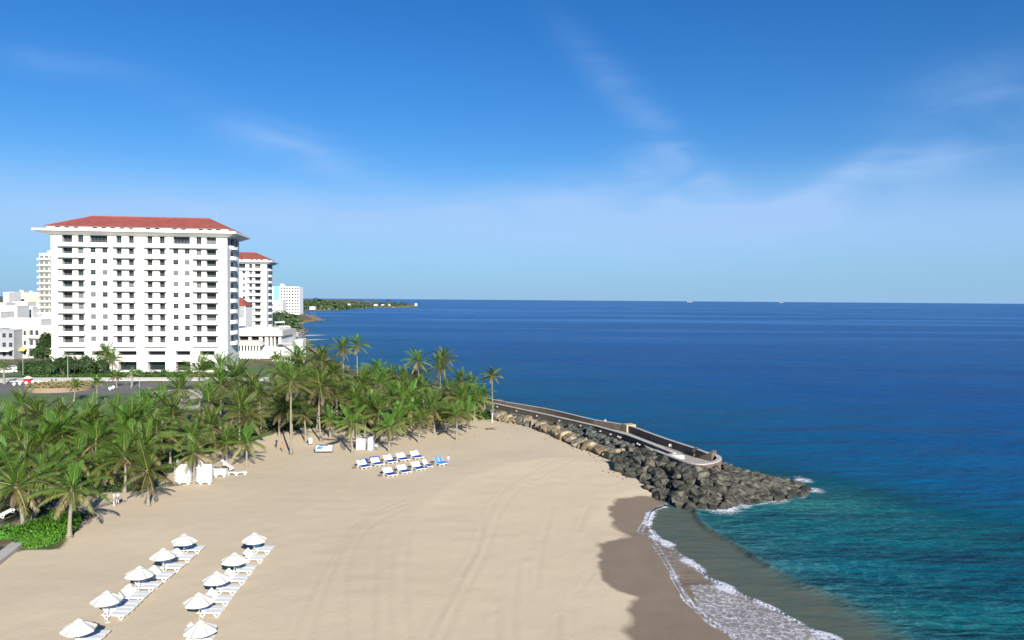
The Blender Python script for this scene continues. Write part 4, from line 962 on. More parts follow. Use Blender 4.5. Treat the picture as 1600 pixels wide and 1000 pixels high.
# bright sea grape shrub and its neighbours at the left
c = G(66, 842); shrub('sea_grape_shrub', 'bright green leafy sea grape mound on the sand at the lower left', 'shrub', (c.x, c.y+.4, c.z-.1), (2.8, 3.6, 1.7), 6500, .15, 'seagrape', seed=3)
c = G(12, 836); shrub('ground_shrub', 'low yellow-green shrub left of the bright sea grape mound', 'shrub', (c.x, c.y, c.z-.1), (2.2, 1.8, .9), 1800, .13, 'seagrape', seed=5)
c = G(60, 800); shrub('ground_shrub', 'dark shaded shrub behind the bright sea grape mound', 'shrub', (c.x, c.y+1.5, c.z-.1), (2.4, 1.8, 1.2), 1200, .15, 'leafdark', seed=6)
c = G(98, 818); shrub('ground_shrub', 'dark green shrub at the foot of the thick young palm', 'shrub', (c.x+.6, c.y+.8, c.z-.1), (1.3, 2.6, .95), 1300, .14, 'leafdark', seed=8)
c = G(190, 768); shrub('hedge_shrub', 'dark hedge shrub behind the figure in pale blue', 'shrub', (c.x, c.y+1, c.z-.1), (2.6, 1.5, 1.5), 1700, .15, 'leafdark', seed=9)
c = G(215, 764); shrub('hedge_shrub', 'dark hedge shrub left of the lone young palm', 'shrub', (c.x, c.y+1, c.z-.1), (2.3, 1.4, 1.3), 1400, .15, 'leafdark', seed=10)
k = 0
for px, py, rx, rz, m in [(415, 668, 3.2, 1.6, 'leaf'), (440, 672, 3.0, 1.3, 'leafdark'), (465, 668, 3.4, 1.6, 'leafdark'), (490, 668, 3.2, 1.8, 'leaf'), (512, 664, 3.2, 1.9, 'leaf'), (540, 660, 3.2, 2.0, 'leafdark'), (570, 668, 3, 1.6, 'leafdark'), (600, 664, 3, 1.6, 'leafdark'), (625, 660, 3, 1.5, 'leafdark'),
        (668, 655, 3, 1.5, 'leafdark'), (705, 652, 3.2, 1.4, 'leafdark'), (735, 655, 3.0, 1.2, 'leaf'), (752, 652, 2.6, 1.3, 'leaf'), (764, 655, 1.7, .9, 'leaf'), (380, 680, 3.2, 1.6, 'leafdark'), (350, 695, 3, 1.4, 'leafdark'), (325, 705, 3, 1.2, 'leafdark'), (250, 738, 2.6, 1.1, 'leafdark'), (275, 720, 2.6, 1.2, 'leafdark'),
        (30, 800, 2.8, 1.2, 'leafdark'), (130, 770, 2.5, 1.3, 'leafdark'), (100, 750, 2.8, 1.5, 'leafdark'), (150, 745, 2.8, 1.4, 'leafdark'), (40, 765, 2.8, 1.6, 'leafdark'), (60, 720, 3, 1.7, 'leafdark'), (110, 700, 3, 1.8, 'leafdark'), (180, 725, 3, 1.7, 'leafdark'), (10, 740, 3, 1.6, 'leafdark'), (150, 680, 3.4, 1.9, 'leafdark'),
        (50, 690, 3.4, 1.9, 'leafdark'), (210, 700, 3.2, 1.6, 'leafdark'), (240, 690, 3, 1.7, 'leafdark'), (290, 680, 3.2, 1.8, 'leafdark'), (330, 670, 3.2, 1.8, 'leafdark'), (430, 640, 4, 2.2, 'leafdark'), (480, 640, 4, 2.2, 'leafdark'), (540, 640, 4, 2.2, 'leafdark'), (590, 635, 4, 2.2, 'leafdark'), (640, 635, 4, 2, 'leafdark'), (690, 632, 3.6, 1.8, 'leafdark')]:
    c = G(px, py); zone = 'left of the stacked loungers' if px < 270 else 'behind the stacked loungers' if px < 400 else 'behind the tall bare-trunk palms' if px < 545 else 'around the draped cabinets' if px < 650 else 'near the foot of the sea wall'
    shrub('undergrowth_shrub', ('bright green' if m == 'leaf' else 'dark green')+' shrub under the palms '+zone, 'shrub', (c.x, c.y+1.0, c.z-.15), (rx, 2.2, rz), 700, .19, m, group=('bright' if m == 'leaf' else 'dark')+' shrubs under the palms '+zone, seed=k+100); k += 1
# dense round trees in front of the hotel's left half
for i, (px, py, rx, rz) in enumerate([(36, 588, 3.6, 3.6), (52, 589, 4.2, 4.6), (70, 589, 4.6, 5.4), (90, 589, 4.6, 5.6), (110, 589, 4.8, 5.8), (130, 589, 4.6, 6.0), (143, 588, 3.4, 4.6)]):
    c = G(px, py); shrub('garden_tree', ordinal(i)+' from the left dense dark tree in the row before the hotel', 'tree', (c.x, c.y+3, 2.5), (rx, 3.4, rz-.6), 1500, .34, 'leafdark', group='dense trees in a row before the hotel', sub=5, trunk=.8, seed=200+i)
for i, (px, py, h_, r_) in enumerate([(70, 575, 10, 3.4), (75, 560, 13, 3.4), (62, 560, 6, 3.0), (40, 500, 8, 8), (20, 502, 7, 7), (52, 499, 7, 6)]):
    Yd = [262, 275, 270, 318, 325, 322][i]; p = PY(px, 520, Yd)
    shrub('garden_tree', ['tall tree against the left edge of the hotel, lower one', 'tallest dark tree tight against the left edge of the hotel', 'olive green tree left of the hotel corner behind the row', 'yellow-flecked olive tree on the roof line behind the corner house', 'dark tree behind the dark shop building', 'olive tree between corner house and long white building'][i], 'tree', (p.x, p.y, 2.4), (r_, r_, h_*.55), 1500, .36, 'leafdark' if i not in (3, 5) else 'leaf', sub=5, trunk=h_*.35, seed=300+i)
for i in range(13):
    px = 150+i*13; c = G(px, 587); shrub('flower_shrub', ordinal(i)+' low shrub from the left along the hotel front', 'shrub', (c.x, c.y+1, 2.55), (1.7, 1.2, 1.1+(i*7 % 3)*.3), 420, .2, 'leaf' if i % 3 else 'leafdark', group='low shrubs along the hotel front', seed=400+i)
hb = MB(); a, b = G(28, 591.0), G(355, 588.5); rn = random.Random(1)
for i in range(5200):
    t = rn.random(); p = a.lerp(b, t)+Vector((0, rn.uniform(-.5, .6), .1+rn.random()*.8)); s = rn.uniform(.15, .3); nn = Vector((rn.uniform(-1, 1), rn.uniform(-1, 0), rn.uniform(0, 1))).normalized(); t1 = nn.cross(Vector((0, .3, 1))).normalized(); t2 = nn.cross(t1)
    hb.face([p-t1*s, p-t2*s*.6, p+t1*s, p+t2*s*.6], 'leaf', rn.uniform(.05, .5))
o = hb.build('clipped_hedge'); tag(o, 'long low clipped hedge behind the pale kerb of the hotel road', 'hedge')
# headland and town woods: far off, read as masses
def wood(name, label, cells, n, size, m, seed, kind='stuff'):
    rn = random.Random(seed); mb = MB()
    for (p, r, h) in cells:
        for _ in range(n):
            a = rn.random()*6.28; q = math.sqrt(rn.random()); th = math.asin(rn.random()); u = Vector((math.cos(a)*math.cos(th), math.sin(a)*math.cos(th), math.sin(th))); w = rn.uniform(.75, 1.05)
            pt = Vector((p.x+r*u.x*w, p.y+r*u.y*w, p.z+h*u.z*w)); s = size*rn.uniform(.6, 1.3)
            nn = (u+Vector((rn.uniform(-1, 1), rn.uniform(-1, 1), rn.uniform(-.5, 1)))*.7).normalized(); t1 = nn.cross(Vector((.2, .3, 1))).normalized(); t2 = nn.cross(t1)
            mb.face([pt-t1*s, pt-t2*s*.7, pt+t1*s, pt+t2*s*.7], m, rn.uniform(.01, .8))
    o = mb.build(name); tag(o, label, 'woodland', kind=kind); return o
rn = random.Random(9); cells = []
for i in range(150):
    px = rn.uniform(468, 574); Yd = rn.uniform(1150, 3000); t_ = (px-468)/106; Yd = max(Yd, 1250+t_*900); hh = rn.uniform(5, 11); p = PY(px, 470, Yd)
    if not inside(LAND, np.array([p.x]), np.array([p.y]))[0]: continue
    if px > 525: hh *= .8
    p.z = gz(p.x, p.y)-1; cells.append((p, rn.uniform(9, 20), hh))
for i in range(60):
    px = rn.uniform(574, 648); Yd = rn.uniform(2350, 3000); p = PY(px, 470, Yd)
    if not inside(LAND, np.array([p.x]), np.array([p.y]))[0]: continue
    p.z = gz(p.x, p.y)-1; cells.append((p, rn.uniform(10, 18), rn.uniform(4, 9) if 585 < px < 640 else 3))
for px, hh in ((495, 22), (500, 17), (505, 16), (490, 15)): p = PY(px, 470, 2300); p.z = 6; cells.append((p, 16, hh))
wood('headland_woods', 'low green coastal woods covering the distant headland across the bay', cells, 90, 3.2, 'leaffar', 21)
cells = []
for i in range(30):
    px = rn.uniform(430, 462); Yd = rn.uniform(620, 900); p = PY(px, 470, Yd)
    if not inside(LAND, np.array([p.x]), np.array([p.y]))[0]: continue
    p.z = gz(p.x, p.y)-1; cells.append((p, rn.uniform(6, 10), rn.uniform(5, 10)))
wood('shore_woods', 'olive scrub on the near rocky point right of the second tower', cells, 130, 1.6, 'leaffar', 22)
cells = []
for i in range(150):
    px = rn.uniform(-60, 84); Yd = rn.uniform(480, 1900); p = PY(px, 470, Yd); p.z = gz(p.x, p.y)-1; cells.append((p, rn.uniform(7, 16), rn.uniform(4, 8)))
wood('town_trees', 'dark street trees filling gaps between the white town roofs', cells, 90, 2.4, 'leaffar', 23)
for i, (px, hh) in enumerate([(566, 9), (580, 12), (606, 15), (608, 13), (628, 11), (540, 9), (520, 10)]):
    p = PY(px, 470, 2450); root = empty('coastal_palm', (p.x, p.y, max(1, gz(p.x, p.y)-.5))); t = MB(); t.tube([(0, 0, -1), (0, 0, hh)], [.5, .35], 'trunk', 5); t.build('trunk', root)
    o = link('crown', CR['tall'][i % 4], root, (0, 0, hh), i); o.scale = (1.5, 1.5, 1.5); tag(root, 'tiny far palm silhouette rising above the headland trees', 'palm tree', 'far palms standing above the headland trees')

# ------------------------------------------------------------------ sea wall walkway
def offset_line(pts, off):
    out = []
    for i, p in enumerate(pts):
        a = pts[max(0, i-1)]; b = pts[min(len(pts)-1, i+1)]; d = Vector((b.x-a.x, b.y-a.y, 0)).normalized(); out.append(Vector((p.x-d.y*off, p.y+d.x*off, p.z)))
    return out
def wall_along(mb, pts, off, z0, z1, m):
    q = offset_line(pts, off); n = len(pts)
    for i in range(n-1):
        a, b, c, d = pts[i], pts[i+1], q[i+1], q[i]
        z1a = z1 if not callable(z1) else z1(i)
        mb.face([(a.x, a.y, z1), (b.x, b.y, z1), (c.x, c.y, z1), (d.x, d.y, z1)], m)
        mb.face([(a.x, a.y, z0), (b.x, b.y, z0), (b.x, b.y, z1), (a.x, a.y, z1)], m)
        mb.face([(d.x, d.y, z0), (c.x, c.y, z0), (c.x, c.y, z1), (d.x, d.y, z1)], m)
    for k in (0, n-1):
        a, d = pts[k], q[k]; mb.face([(a.x, a.y, z0), (d.x, d.y, z0), (d.x, d.y, z1), (a.x, a.y, z1)], m)
Npx = [(640, 603.5), (700, 614.5), (770, 630), (812, 639), (854, 648), (892, 656.5), (930, 665.5), (977.5, 679), (1005, 689.5), (1032, 700), (1052, 708.5)]
Spx = [(640, 598.5), (700, 608), (770, 623.7), (812, 631), (854, 638), (892, 646.5), (930, 655.5), (982, 664), (1014, 675), (1045, 686), (1085, 699), (1108, 707.5)]
Tpx = [(1021, 703.5), (1040, 711), (1061, 719), (1080, 724), (1096, 725.5), (1110, 724), (1121, 721), (1127, 717), (1124, 712.5), (1117, 709.5)]
NL = [P(x, y, 3.0) for x, y in Npx]; SL = smooth_poly([P(x, y, 3.7) for x, y in Spx], 2); TL = smooth_poly([P(x, y, 3.05) for x, y in Tpx], 3)
for L_, z_ in ((NL, 0), (SL, 0), (TL, 0)):
    for p in L_: p.z = 0
pier = empty('sea_wall_walkway', (NL[6].x, NL[6].y, 0)); OX = Vector((NL[6].x, NL[6].y, 0))
NLl = [p-OX for p in NL]; SLl = [p-OX for p in SL]; TLl = [p-OX for p in TL]
ZD = 2.5
tag(pier, 'long concrete sea wall walkway with rounded end running out along the rocks', 'sea wall')
m_ = MB()                                                # deck
bm = bmesh.new(); outl = [p for p in NLl[:9]]+TLl[:]+SLl[::-1]
fv = [bm.verts.new((p.x, p.y, ZD)) for p in outl]; f_ = bm.faces.new(fv); bmesh.ops.triangulate(bm, faces=[f_]); bmesh.ops.recalc_face_normals(bm, faces=bm.faces)
me = bpy.data.meshes.new('deck'); bm.to_mesh(me); bm.free(); me.materials.append(MT['pierdeck'])
for p_ in me.polygons: 
    if p_.normal.z < 0: p_.flip()
link('deck', me, pier)
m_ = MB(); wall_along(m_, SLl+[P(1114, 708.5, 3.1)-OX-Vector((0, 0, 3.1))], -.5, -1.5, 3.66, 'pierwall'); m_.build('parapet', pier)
m_ = MB(); wall_along(m_, [p+Vector((0, 0, 0)) for p in offset_line(SLl, .05)], -.6, 3.662, 3.72, 'pave'); m_.build('parapet_coping', pier)
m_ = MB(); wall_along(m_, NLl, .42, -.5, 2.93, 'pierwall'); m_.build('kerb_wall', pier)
m_ = MB(); wall_along(m_, offset_line(NLl, -.06), .56, 2.932, 3.06, 'cap'); m_.build('white_coping', pier)
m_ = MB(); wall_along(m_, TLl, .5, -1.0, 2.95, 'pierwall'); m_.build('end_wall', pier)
m_ = MB(); wall_along(m_, offset_line(TLl, -.08), .7, 2.952, 3.10, 'pave'); m_.build('end_coping', pier)
m_ = MB()
ctr = P(1100, 716, 2.9)-OX; ctr.z = 0
for (px, py) in ((1058, 708), (1062, 711)): pass
bq = P(1056, 710, 3.0)-OX; m_.box(bq.x-1.1, bq.x+1.1, bq.y-.9, bq.y+.3, ZD+.002, 3.05, 'cap'); m_.build('bench', pier)
bk = P(975.5, 674, 2.6)-OX; m_ = MB(); dvec = (NL[8]-NL[6]).normalized(); nv = Vector((-dvec.y, dvec.x, 0))
if nv.x < 0: nv = -nv
cpts = [Vector((bk.x, bk.y, 0))+dvec*a*.8+nv*b for a, b in ((-1, 0), (1, 0), (1, 1.9), (-1, 1.9))]
m_.hexa([(p.x, p.y, ZD+.002) for p in cpts]+[(p.x, p.y, 3.85) for p in cpts], 'tanblock'); m_.build('end_block', pier)
m_ = MB()
for px, py in ((777, 634), (807, 640.5), (839, 648), (874, 655.5), (907, 663), (938, 671.5), (954, 676.5), (966, 680), (969, 681.5), (996, 691), (999, 692.5), (1030, 704), (1033, 705)):
    q = P(px, py, 2.75)-OX; m_.box(q.x-.16, q.x+.16, q.y-.2, q.y+.2, 2.45, 2.62, 'pave')
m_.build('drain_blocks', pier)

# ------------------------------------------------------------------ rocks
def rock_mesh(seed, pts=22, flat=.8):
    rnd = random.Random(seed); bm = bmesh.new()
    for i in range(pts):
        u = Vector((rnd.gauss(0, 1), rnd.gauss(0, 1), rnd.gauss(0, 1))).normalized(); u = Vector((max(-.72, min(.72, u.x)), max(-.66, min(.66, u.y))*rnd.uniform(.9, 1), max(-.6, min(.62, u.z))*flat)); bm.verts.new(u*rnd.uniform(.85, 1.1))
    r_ = bmesh.ops.convex_hull(bm, input=bm.verts)
    bmesh.ops.delete(bm, geom=[v for v in bm.verts if not v.link_faces], context='VERTS')
    bmesh.ops.bevel(bm, geom=list(bm.edges), offset=.045, segments=1, affect='EDGES', clamp_overlap=True)
    bmesh.ops.recalc_face_normals(bm, faces=bm.faces)
    me = bpy.data.meshes.new('boulder_%d' % seed); bm.to_mesh(me); bm.free(); return me
RM = {}
for key, m in (('dark', 'rockdark'), ('tan', 'rocktan'), ('green', 'rockgreen'), ('brown', 'rockbrown')):
    RM[key] = []
    for i in range(6):
        me = rock_mesh(40+i, 16+2*i, .85); me = me if key == 'dark' else me.copy(); me.materials.append(MT[m]); RM[key].append(me)
DECK = poly_np([p for p in NL[:9]]+TL+SL[::-1])
def rockh(x, y):
    X_, Y_ = np.array([x]), np.array([y]); e = float(dist(ROCKP, X_, Y_)[0])
    return e
beach_edge = poly_np([P(x, y, z) for x, y, z in [(778, 655, 1.45), (803, 659, 1.45), (829, 664, 1.45), (854, 675, 1.45), (886, 689, 1.4), (911, 700, 1.4), (936, 707, 1.4), (960, 719, 1.4), (962, 734, 1.3), (995, 744, 1.2), (1010, 753, 1.0), (1025, 775, .6), (1055, 788, .15)]])
rnd = random.Random(77); placed = []; cand = 0
bb = ROCKP.min(0), ROCKP.max(0); big = []
C = np.random.RandomState(5); CX = C.uniform(bb[0][0]-1, bb[1][0]+1, 60000); CY = C.uniform(bb[0][1]-1, bb[1][1]+1, 60000)
k_in = inside(ROCKP, CX, CY) & ~inside(DECK, CX, CY); CX, CY = CX[k_in], CY[k_in]
CN = dist(np.array([(p.x, p.y) for p in NL]), CX, CY, False); CS = dist(np.array([(p.x, p.y) for p in SL]), CX, CY, False); CB = dist(beach_edge, CX, CY, False); CE = dist(ROCKP, CX, CY)
def try_rocks(count, smin, smax, fac, zone):
    got = 0
    for x, y, nd, sd_, be, e in zip(CX, CY, CN, CS, CB, CE):
        if got >= count: break
        s = rnd.uniform(smin, smax)
        if not zone(x, y, nd, sd_, be) or nd < s*.45: continue
        if any((x-a)**2+(y-b)**2 < (fac*(s+c)*.5)**2 for a, b, c, _, _, _ in placed): continue
        placed.append((x, y, s, e, be, nd)); got += 1
yh = P(962, 725).y
acc = 0
for i in range(2, 9):
    a, b = NL[i], NL[i+1]; L_ = (b-a).length; d_ = (b-a).normalized(); nb = Vector((d_.y, -d_.x, 0))
    if nb.x > 0: nb = -nb
    while acc < L_:
        q = a+d_*acc+nb*rnd.uniform(.9, 1.3)
        if q.y > yh-4: placed.append((q.x, q.y, rnd.uniform(1.0, 1.5), 1.0, 2.0, .9))
        acc += rnd.uniform(.8, 1.1)
    acc -= L_
acc = .5; be_ = [Vector((p[0], p[1], 0)) for p in beach_edge]
for i in range(0, 8):
    a, b = be_[i], be_[i+1]; L_ = (b-a).length; d_ = (b-a).normalized(); nb = Vector((-d_.y, d_.x, 0))
    if nb.x < 0: nb = -nb
    while acc < L_:
        f_ = min(1, (i+acc/L_)/3.5); q = a+d_*acc+nb*(.55+.4*f_)
        sz = (1.15+1.2*f_)*rnd.uniform(.85, 1.15)
        placed.append((q.x, q.y, max(1.66, sz) if f_ > .3 else 1.66, 1.0, .5, 3)); acc += sz*.72
    acc -= L_
try_rocks(20, 1.7, 2.9, .62, lambda x, y, nd, sd_, be: y > yh-1 and be < 2.2 and nd < sd_)
try_rocks(28, .9, 1.5, .62, lambda x, y, nd, sd_, be: y > yh-3 and (be >= 1.6 or nd < 1.6) and nd < sd_)
try_rocks(185, 1.15, 2.1, .60, lambda x, y, nd, sd_, be: y <= yh+1)
n_rock = 0
for (x, y, s, e, be, nd) in placed:
    head = y <= yh+.5; px = 800+1200*x/y
    key = 'dark' if head else ('tan' if s > 1.65 else 'green')
    if key == 'tan' and rnd.random() < .15: key = 'green'
    gzv = gz(x, y); z = max(gzv+(.8 if x > 19 else 0), -.3)+min(e*.38, 1.7)*(1 if x < TL[14].x+3 else .62)-.25*s*.5 
    if head and x > P(1150, 780).x: z = min(z, .02+.4*rnd.random()); s *= .8
    if key == 'tan': z = gzv+.22*s
    if key == 'green' and not head: z = max(z, gzv+.9-.25*nd)
    o = link('boulder', rnd.choice(RM[key]), None, (x, y, z)); sc = s*.74
    o.scale = (sc*rnd.uniform(.85, 1.2), sc*rnd.uniform(.85, 1.2), sc*rnd.uniform(.75, 1.05)); o.rotation_euler = (rnd.uniform(-.5, .5), rnd.uniform(-.5, .5), rnd.uniform(0, 6.28))
    if key == 'tan': lab, gr = 'big tan boulder at the foot of the riprap where it meets the sand', 'tan boulders along the beach foot of the sea wall'
    elif not head:
        w_ = 'near the single end palm' if px < 835 else ('above the tan boulders' if px < 925 else 'just before the tan end block')
        lab, gr = 'small grey-green rock against the sea wall, '+w_, 'grey-green rocks against the sea wall '+w_
    elif x > P(1135, 770).x:
        w_ = 'at its outermost point' if x > P(1215, 770).x else ('on its open sea side' if y > P(1160, 762).y else 'on its cove side')
        lab, gr = 'wet dark boulder at the low breakwater end, '+w_, 'wet boulders of the breakwater end '+w_
    elif y > P(1040, 745).y: lab, gr = 'dark grey boulder on the beach side below the curved terrace of the walkway', 'dark boulders beside the walkway terrace'
    else: lab, gr = 'large dark olive boulder in the heap in front of the rounded walkway end', 'large dark boulders heaped at the walkway end'
    tag(o, lab if s < 2.1 or key == 'tan' else lab.replace('large dark', 'very large dark'), 'boulder', gr); n_rock += 1
gx = np.arange(bb[0][0]-1, bb[1][0]+1, .5); gy = np.arange(bb[0][1]-1, bb[1][1]+1, .5); Xg, Yg = np.meshgrid(gx, gy)
eg = dist(ROCKP, Xg, Yg); ig = inside(ROCKP, Xg, Yg)&~inside(DECK, Xg, Yg); zg_ = np.maximum(ground_z(Xg, Yg)+.8*(Xg > 19), -.5)+np.minimum(eg*.36, 1.45)-.35+(vnoise(Xg, Yg, .9, 4)-.5)*.7
mb = MB(); nx = len(gx); mb.v = [tuple(v) for v in np.stack([Xg, Yg, zg_], -1).reshape(-1, 3)]; mi_ = mb.mi('rockdark')
for j in range(len(gy)-1):
    for i in range(nx-1):
        if ig[j, i] and ig[j, i+1] and ig[j+1, i] and ig[j+1, i+1]: mb.f.append((j*nx+i, j*nx+i+1, (j+1)*nx+i+1, (j+1)*nx+i)); mb.m.append(mi_); mb.a.append(0)
o = mb.build('rock_rubble'); tag(o, 'dark broken rubble filling the gaps between the breakwater boulders', 'rubble', kind='stuff')
# loose rocks on the far shore and by the sand edge
mb = MB(); rn = random.Random(5)
def rub(mb, p, s, m):
    a0 = rn.random()*6; pts = [(p[0]+s*math.cos(a0+k*1.05)*rn.uniform(.7, 1.1), p[1]+s*math.sin(a0+k*1.05)*rn.uniform(.7, 1.1), p[2]-s*.3) for k in range(6)]
    top = (p[0]+rn.uniform(-.3, .3)*s, p[1]+rn.uniform(-.3, .3)*s, p[2]+s*rn.uniform(.35, .7)); k2 = [(p[0]+(q[0]-p[0])*.62, p[1]+(q[1]-p[1])*.62, p[2]+s*rn.uniform(.25, .55)) for q in pts]
    for i in range(6): mb.face([pts[i], pts[(i+1) % 6], k2[(i+1) % 6], k2[i]], m); mb.face([k2[i], k2[(i+1) % 6], top], m)
far = [Vector((p[0], p[1], 0)) for p in [tuple(q) for q in poly_np(northside)]][4:]
for i in range(len(far)-1):
    a, b = far[i], far[i+1]; L = (b-a).length
    if a.y > 2600: continue
    n = int(min(260, L/ (1.6+a.y/400))); s0 = .8+a.y/700
    for _ in range(n):
        t = rn.random(); p = a.lerp(b, t); d = Vector((b.y-a.y, a.x-b.x, 0)).normalized(); p = p-d*rn.uniform(-1.5, 5)*(1+a.y/900)
        z = max(-.1, gz(p.x, p.y)); rub(mb, (p.x, p.y, z), s0*rn.uniform(.5, 1.4), 'rockbrown')
o = mb.build('shore_rocks'); tag(o, 'brown broken rock fringing the far shore between the hotels and headland', 'rocks', kind='stuff')
mb = MB()
for _ in range(60):
    t = rn.random()*(len(beach_edge)-4); i = int(t); a, b = beach_edge[i], beach_edge[i+1]; q = a+(b-a)*(t-i); x, y = q[0]-abs(rn.gauss(0, 1.2)), q[1]-abs(rn.gauss(0, .8)); rub(mb, (x, y, gz(x, y)), rn.uniform(.06, .22), 'rockbrown')
for _ in range(40):
    c_ = G(rn.uniform(690, 830), rn.uniform(664, 690)); rub(mb, (c_.x, c_.y, c_.z), rn.uniform(.05, .14), 'rockbrown')
o = mb.build('stone_bits'); tag(o, 'scattered stones and driftwood bits on sand near the rock foot', 'stones', kind='stuff')

# ------------------------------------------------------------------ beach furniture
def lounger_proto(back=True, m='plastic'):
    root = empty('sun_lounger', (0, 0, 0)); W = .33
    a = MB()
    for s in (-1, 1):
        y0, y1 = (s*W-.03, s*W+.03)
        a.box(-.55, 1.28, y0, y1, .30, .39, m)
        for cx_ in (-.12, 1.0):                         # V shaped legs
            a.hexa([(cx_-.05, y0, 0), (cx_+.05, y0, 0), (cx_+.05, y1, 0), (cx_-.05, y1, 0), (cx_-.27, y0, .299), (cx_-.17, y0, .299), (cx_-.17, y1, .299), (cx_-.27, y1, .299)], m)
            a.hexa([(cx_-.05, y0+.002, 0.001), (cx_+.05, y0+.002, .001), (cx_+.05, y1-.002, .001), (cx_-.05, y1-.002, .001), (cx_+.17, y0+.002, .299), (cx_+.27, y0+.002, .299), (cx_+.27, y1-.002, .299), (cx_+.17, y1-.002, .299)], m)
    a.box(1.22, 1.28, -W+.03, W-.03, .30, .39, m); a.build('frame', root)
    b = MB()
    for i in range(11): b.box(-.0+i*.112, .095+i*.112, -W+.032, W-.032, .375, .40, m)
    b.build('seat', root)
    c = MB(); an = R(48) if back else R(2)
    for i in range(7):
        t0, t1 = i*.115, i*.115+.098; f = lambda t, z: (-.02-t*math.cos(an)-z*math.sin(an), .38+t*math.sin(an)+z*math.cos(an)*.999)
        (xa, za), (xb, zb_), (xc, zc), (xd, zd) = f(t0, 0), f(t1, 0), f(t1, .03), f(t0, .03)
        c.hexa([(xa, -W+.03, za), (xb, -W+.03, zb_), (xb, W-.03, zb_), (xa, W-.03, za), (xd, -W+.03, zd), (xc, -W+.03, zc), (xc, W-.03, zc), (xd, W-.03, zd)], m)
    tip = f(.8, 0)
    for s in (-1, 1): c.bar((-.02, s*(W-.015), .39), (tip[0], s*(W-.015), tip[1]), .03, .045, m)
    if back: c.bar((tip[0]*.55, -.2, tip[1]*.62), (-.5, -.2, .36), .03, .03, m); c.bar((tip[0]*.55, .2, tip[1]*.62), (-.5, .2, .36), .03, .03, m)
    c.build('backrest', root); return root
LP = lounger_proto(); LF = lounger_proto(False)
usedL = {'a': False, 'b': False}
def put(proto, key, x, y, z, rz, label, group, sc=1):
    o = proto if not usedL[key] else copy_tree(proto); usedL[key] = True
    o.location = (x, y, z); o.rotation_euler = (0, 0, rz); tag(o, label, 'sun lounger', group); return o
rn = random.Random(8)
def row(feet, counts, side):
    # feet: near foot leg of each group, from the nearest to the farthest
    ps = [G(*f) for f in feet]; ng = len(ps)
    for gi, (p, n) in enumerate(zip(ps, counts)):
        nxt = ps[gi+1] if gi+1 < ng else p+(p-ps[gi-1]); st = (nxt-p); st.z = 0; st = st.normalized()*min(.75*1.0/max(.5, abs(st.normalized().y)), st.length/(n+.25))
        for k in range(n):
            q = p+st*(k+.4); far_ = ordinal(ng-1-gi)
            put(LP, 'a', q.x-1.0+rn.uniform(-.04, .04), q.y, gz(q.x, q.y), R(rn.uniform(-2, 2)-2), 'white lounger %s from the near end of the %s group from the palms, %s row' % (ordinal(k) , far_, side), 'white loungers in two slanted rows')
row([(153, 1006), (191.4, 968.5), (220.6, 941), (237.5, 925), (257.8, 909), (278, 893.5), (293.8, 879), (308.4, 865.5)], [2, 4, 2, 2, 2, 2, 2, 2], 'left')
row([(326, 1006), (339.4, 965), (353, 947.5), (364.6, 930.5), (378, 914), (389.8, 898.5), (406, 880), (418.6, 866)], [2, 2, 2, 2, 2, 2, 2, 2], 'right')
def umbrella_proto():
    root = empty('beach_umbrella', (0, 0, 0)); n = 8; Rr = 1.38; rise = .62; c = MB(); u = MB(); 
    rim = [(Rr*math.cos(2*math.pi*(i+.5)/n), Rr*math.sin(2*math.pi*(i+.5)/n)) for i in range(n)]
    for i in range(n):
        a, b = rim[i], rim[(i+1) % n]; r1 = .30
        mid = ((a[0]+b[0])/2*.93, (a[1]+b[1])/2*.93)
        # panel sags between two ribs
        pts = lambda t, q: Vector(((a[0]*(1-q)+b[0]*q)*t*(1-.05*math.sin(math.pi*q)), (a[1]*(1-q)+b[1]*q)*t*(1-.05*math.sin(math.pi*q)), rise*(1-t)+.05*math.sin(math.pi*t)-.07*math.sin(math.pi*q)*t+2.0))
        for ti in range(5):
            t0, t1 = .2+.8*ti/5, .2+.8*(ti+1)/5
            for qi in range(3):
                q0, q1 = qi/3, (qi+1)/3; c.face([pts(t1, q0), pts(t1, q1), pts(t0, q1), pts(t0, q0)], 'canvas')
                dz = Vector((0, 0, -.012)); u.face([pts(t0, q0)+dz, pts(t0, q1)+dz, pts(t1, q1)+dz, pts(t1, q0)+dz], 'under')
        for qi in range(3):
            q0, q1 = qi/3, (qi+1)/3; e0, e1 = pts(1, q0), pts(1, q1); c.face([e0-Vector((0, 0, .13)), e1-Vector((0, 0, .13)), e1, e0], 'canvas')
    c.build('canopy', root); u.build('underside', root)
    v = MB()
    for i in range(n):
        a = 2*math.pi*(i+.5)/n; b = 2*math.pi*(i+1.5)/n; v.face([(.42*math.cos(a), .42*math.sin(a), 2.60), (.42*math.cos(b), .42*math.sin(b), 2.60), (0, 0, 2.80)], 'canvas')
    v.build('vent_cap', root)
    p = MB(); p.tube([(0, 0, -.1), (0, 0, 2.62)], .028, 'cap', 8); p.tube([(0, 0, 0), (0, 0, .08)], .26, 'cap', 14); p.build('pole', root)
    r_ = MB()
    for i in range(n): a = 2*math.pi*(i+.5)/n; r_.bar((.03, 0, 2.56) if False else (.03*math.cos(a), .03*math.sin(a), 2.54), (1.33*math.cos(a), 1.33*math.sin(a), 1.975), .02, .02, 'cap')
    r_.build('ribs', root); return root
UP = umbrella_proto(); fu = True
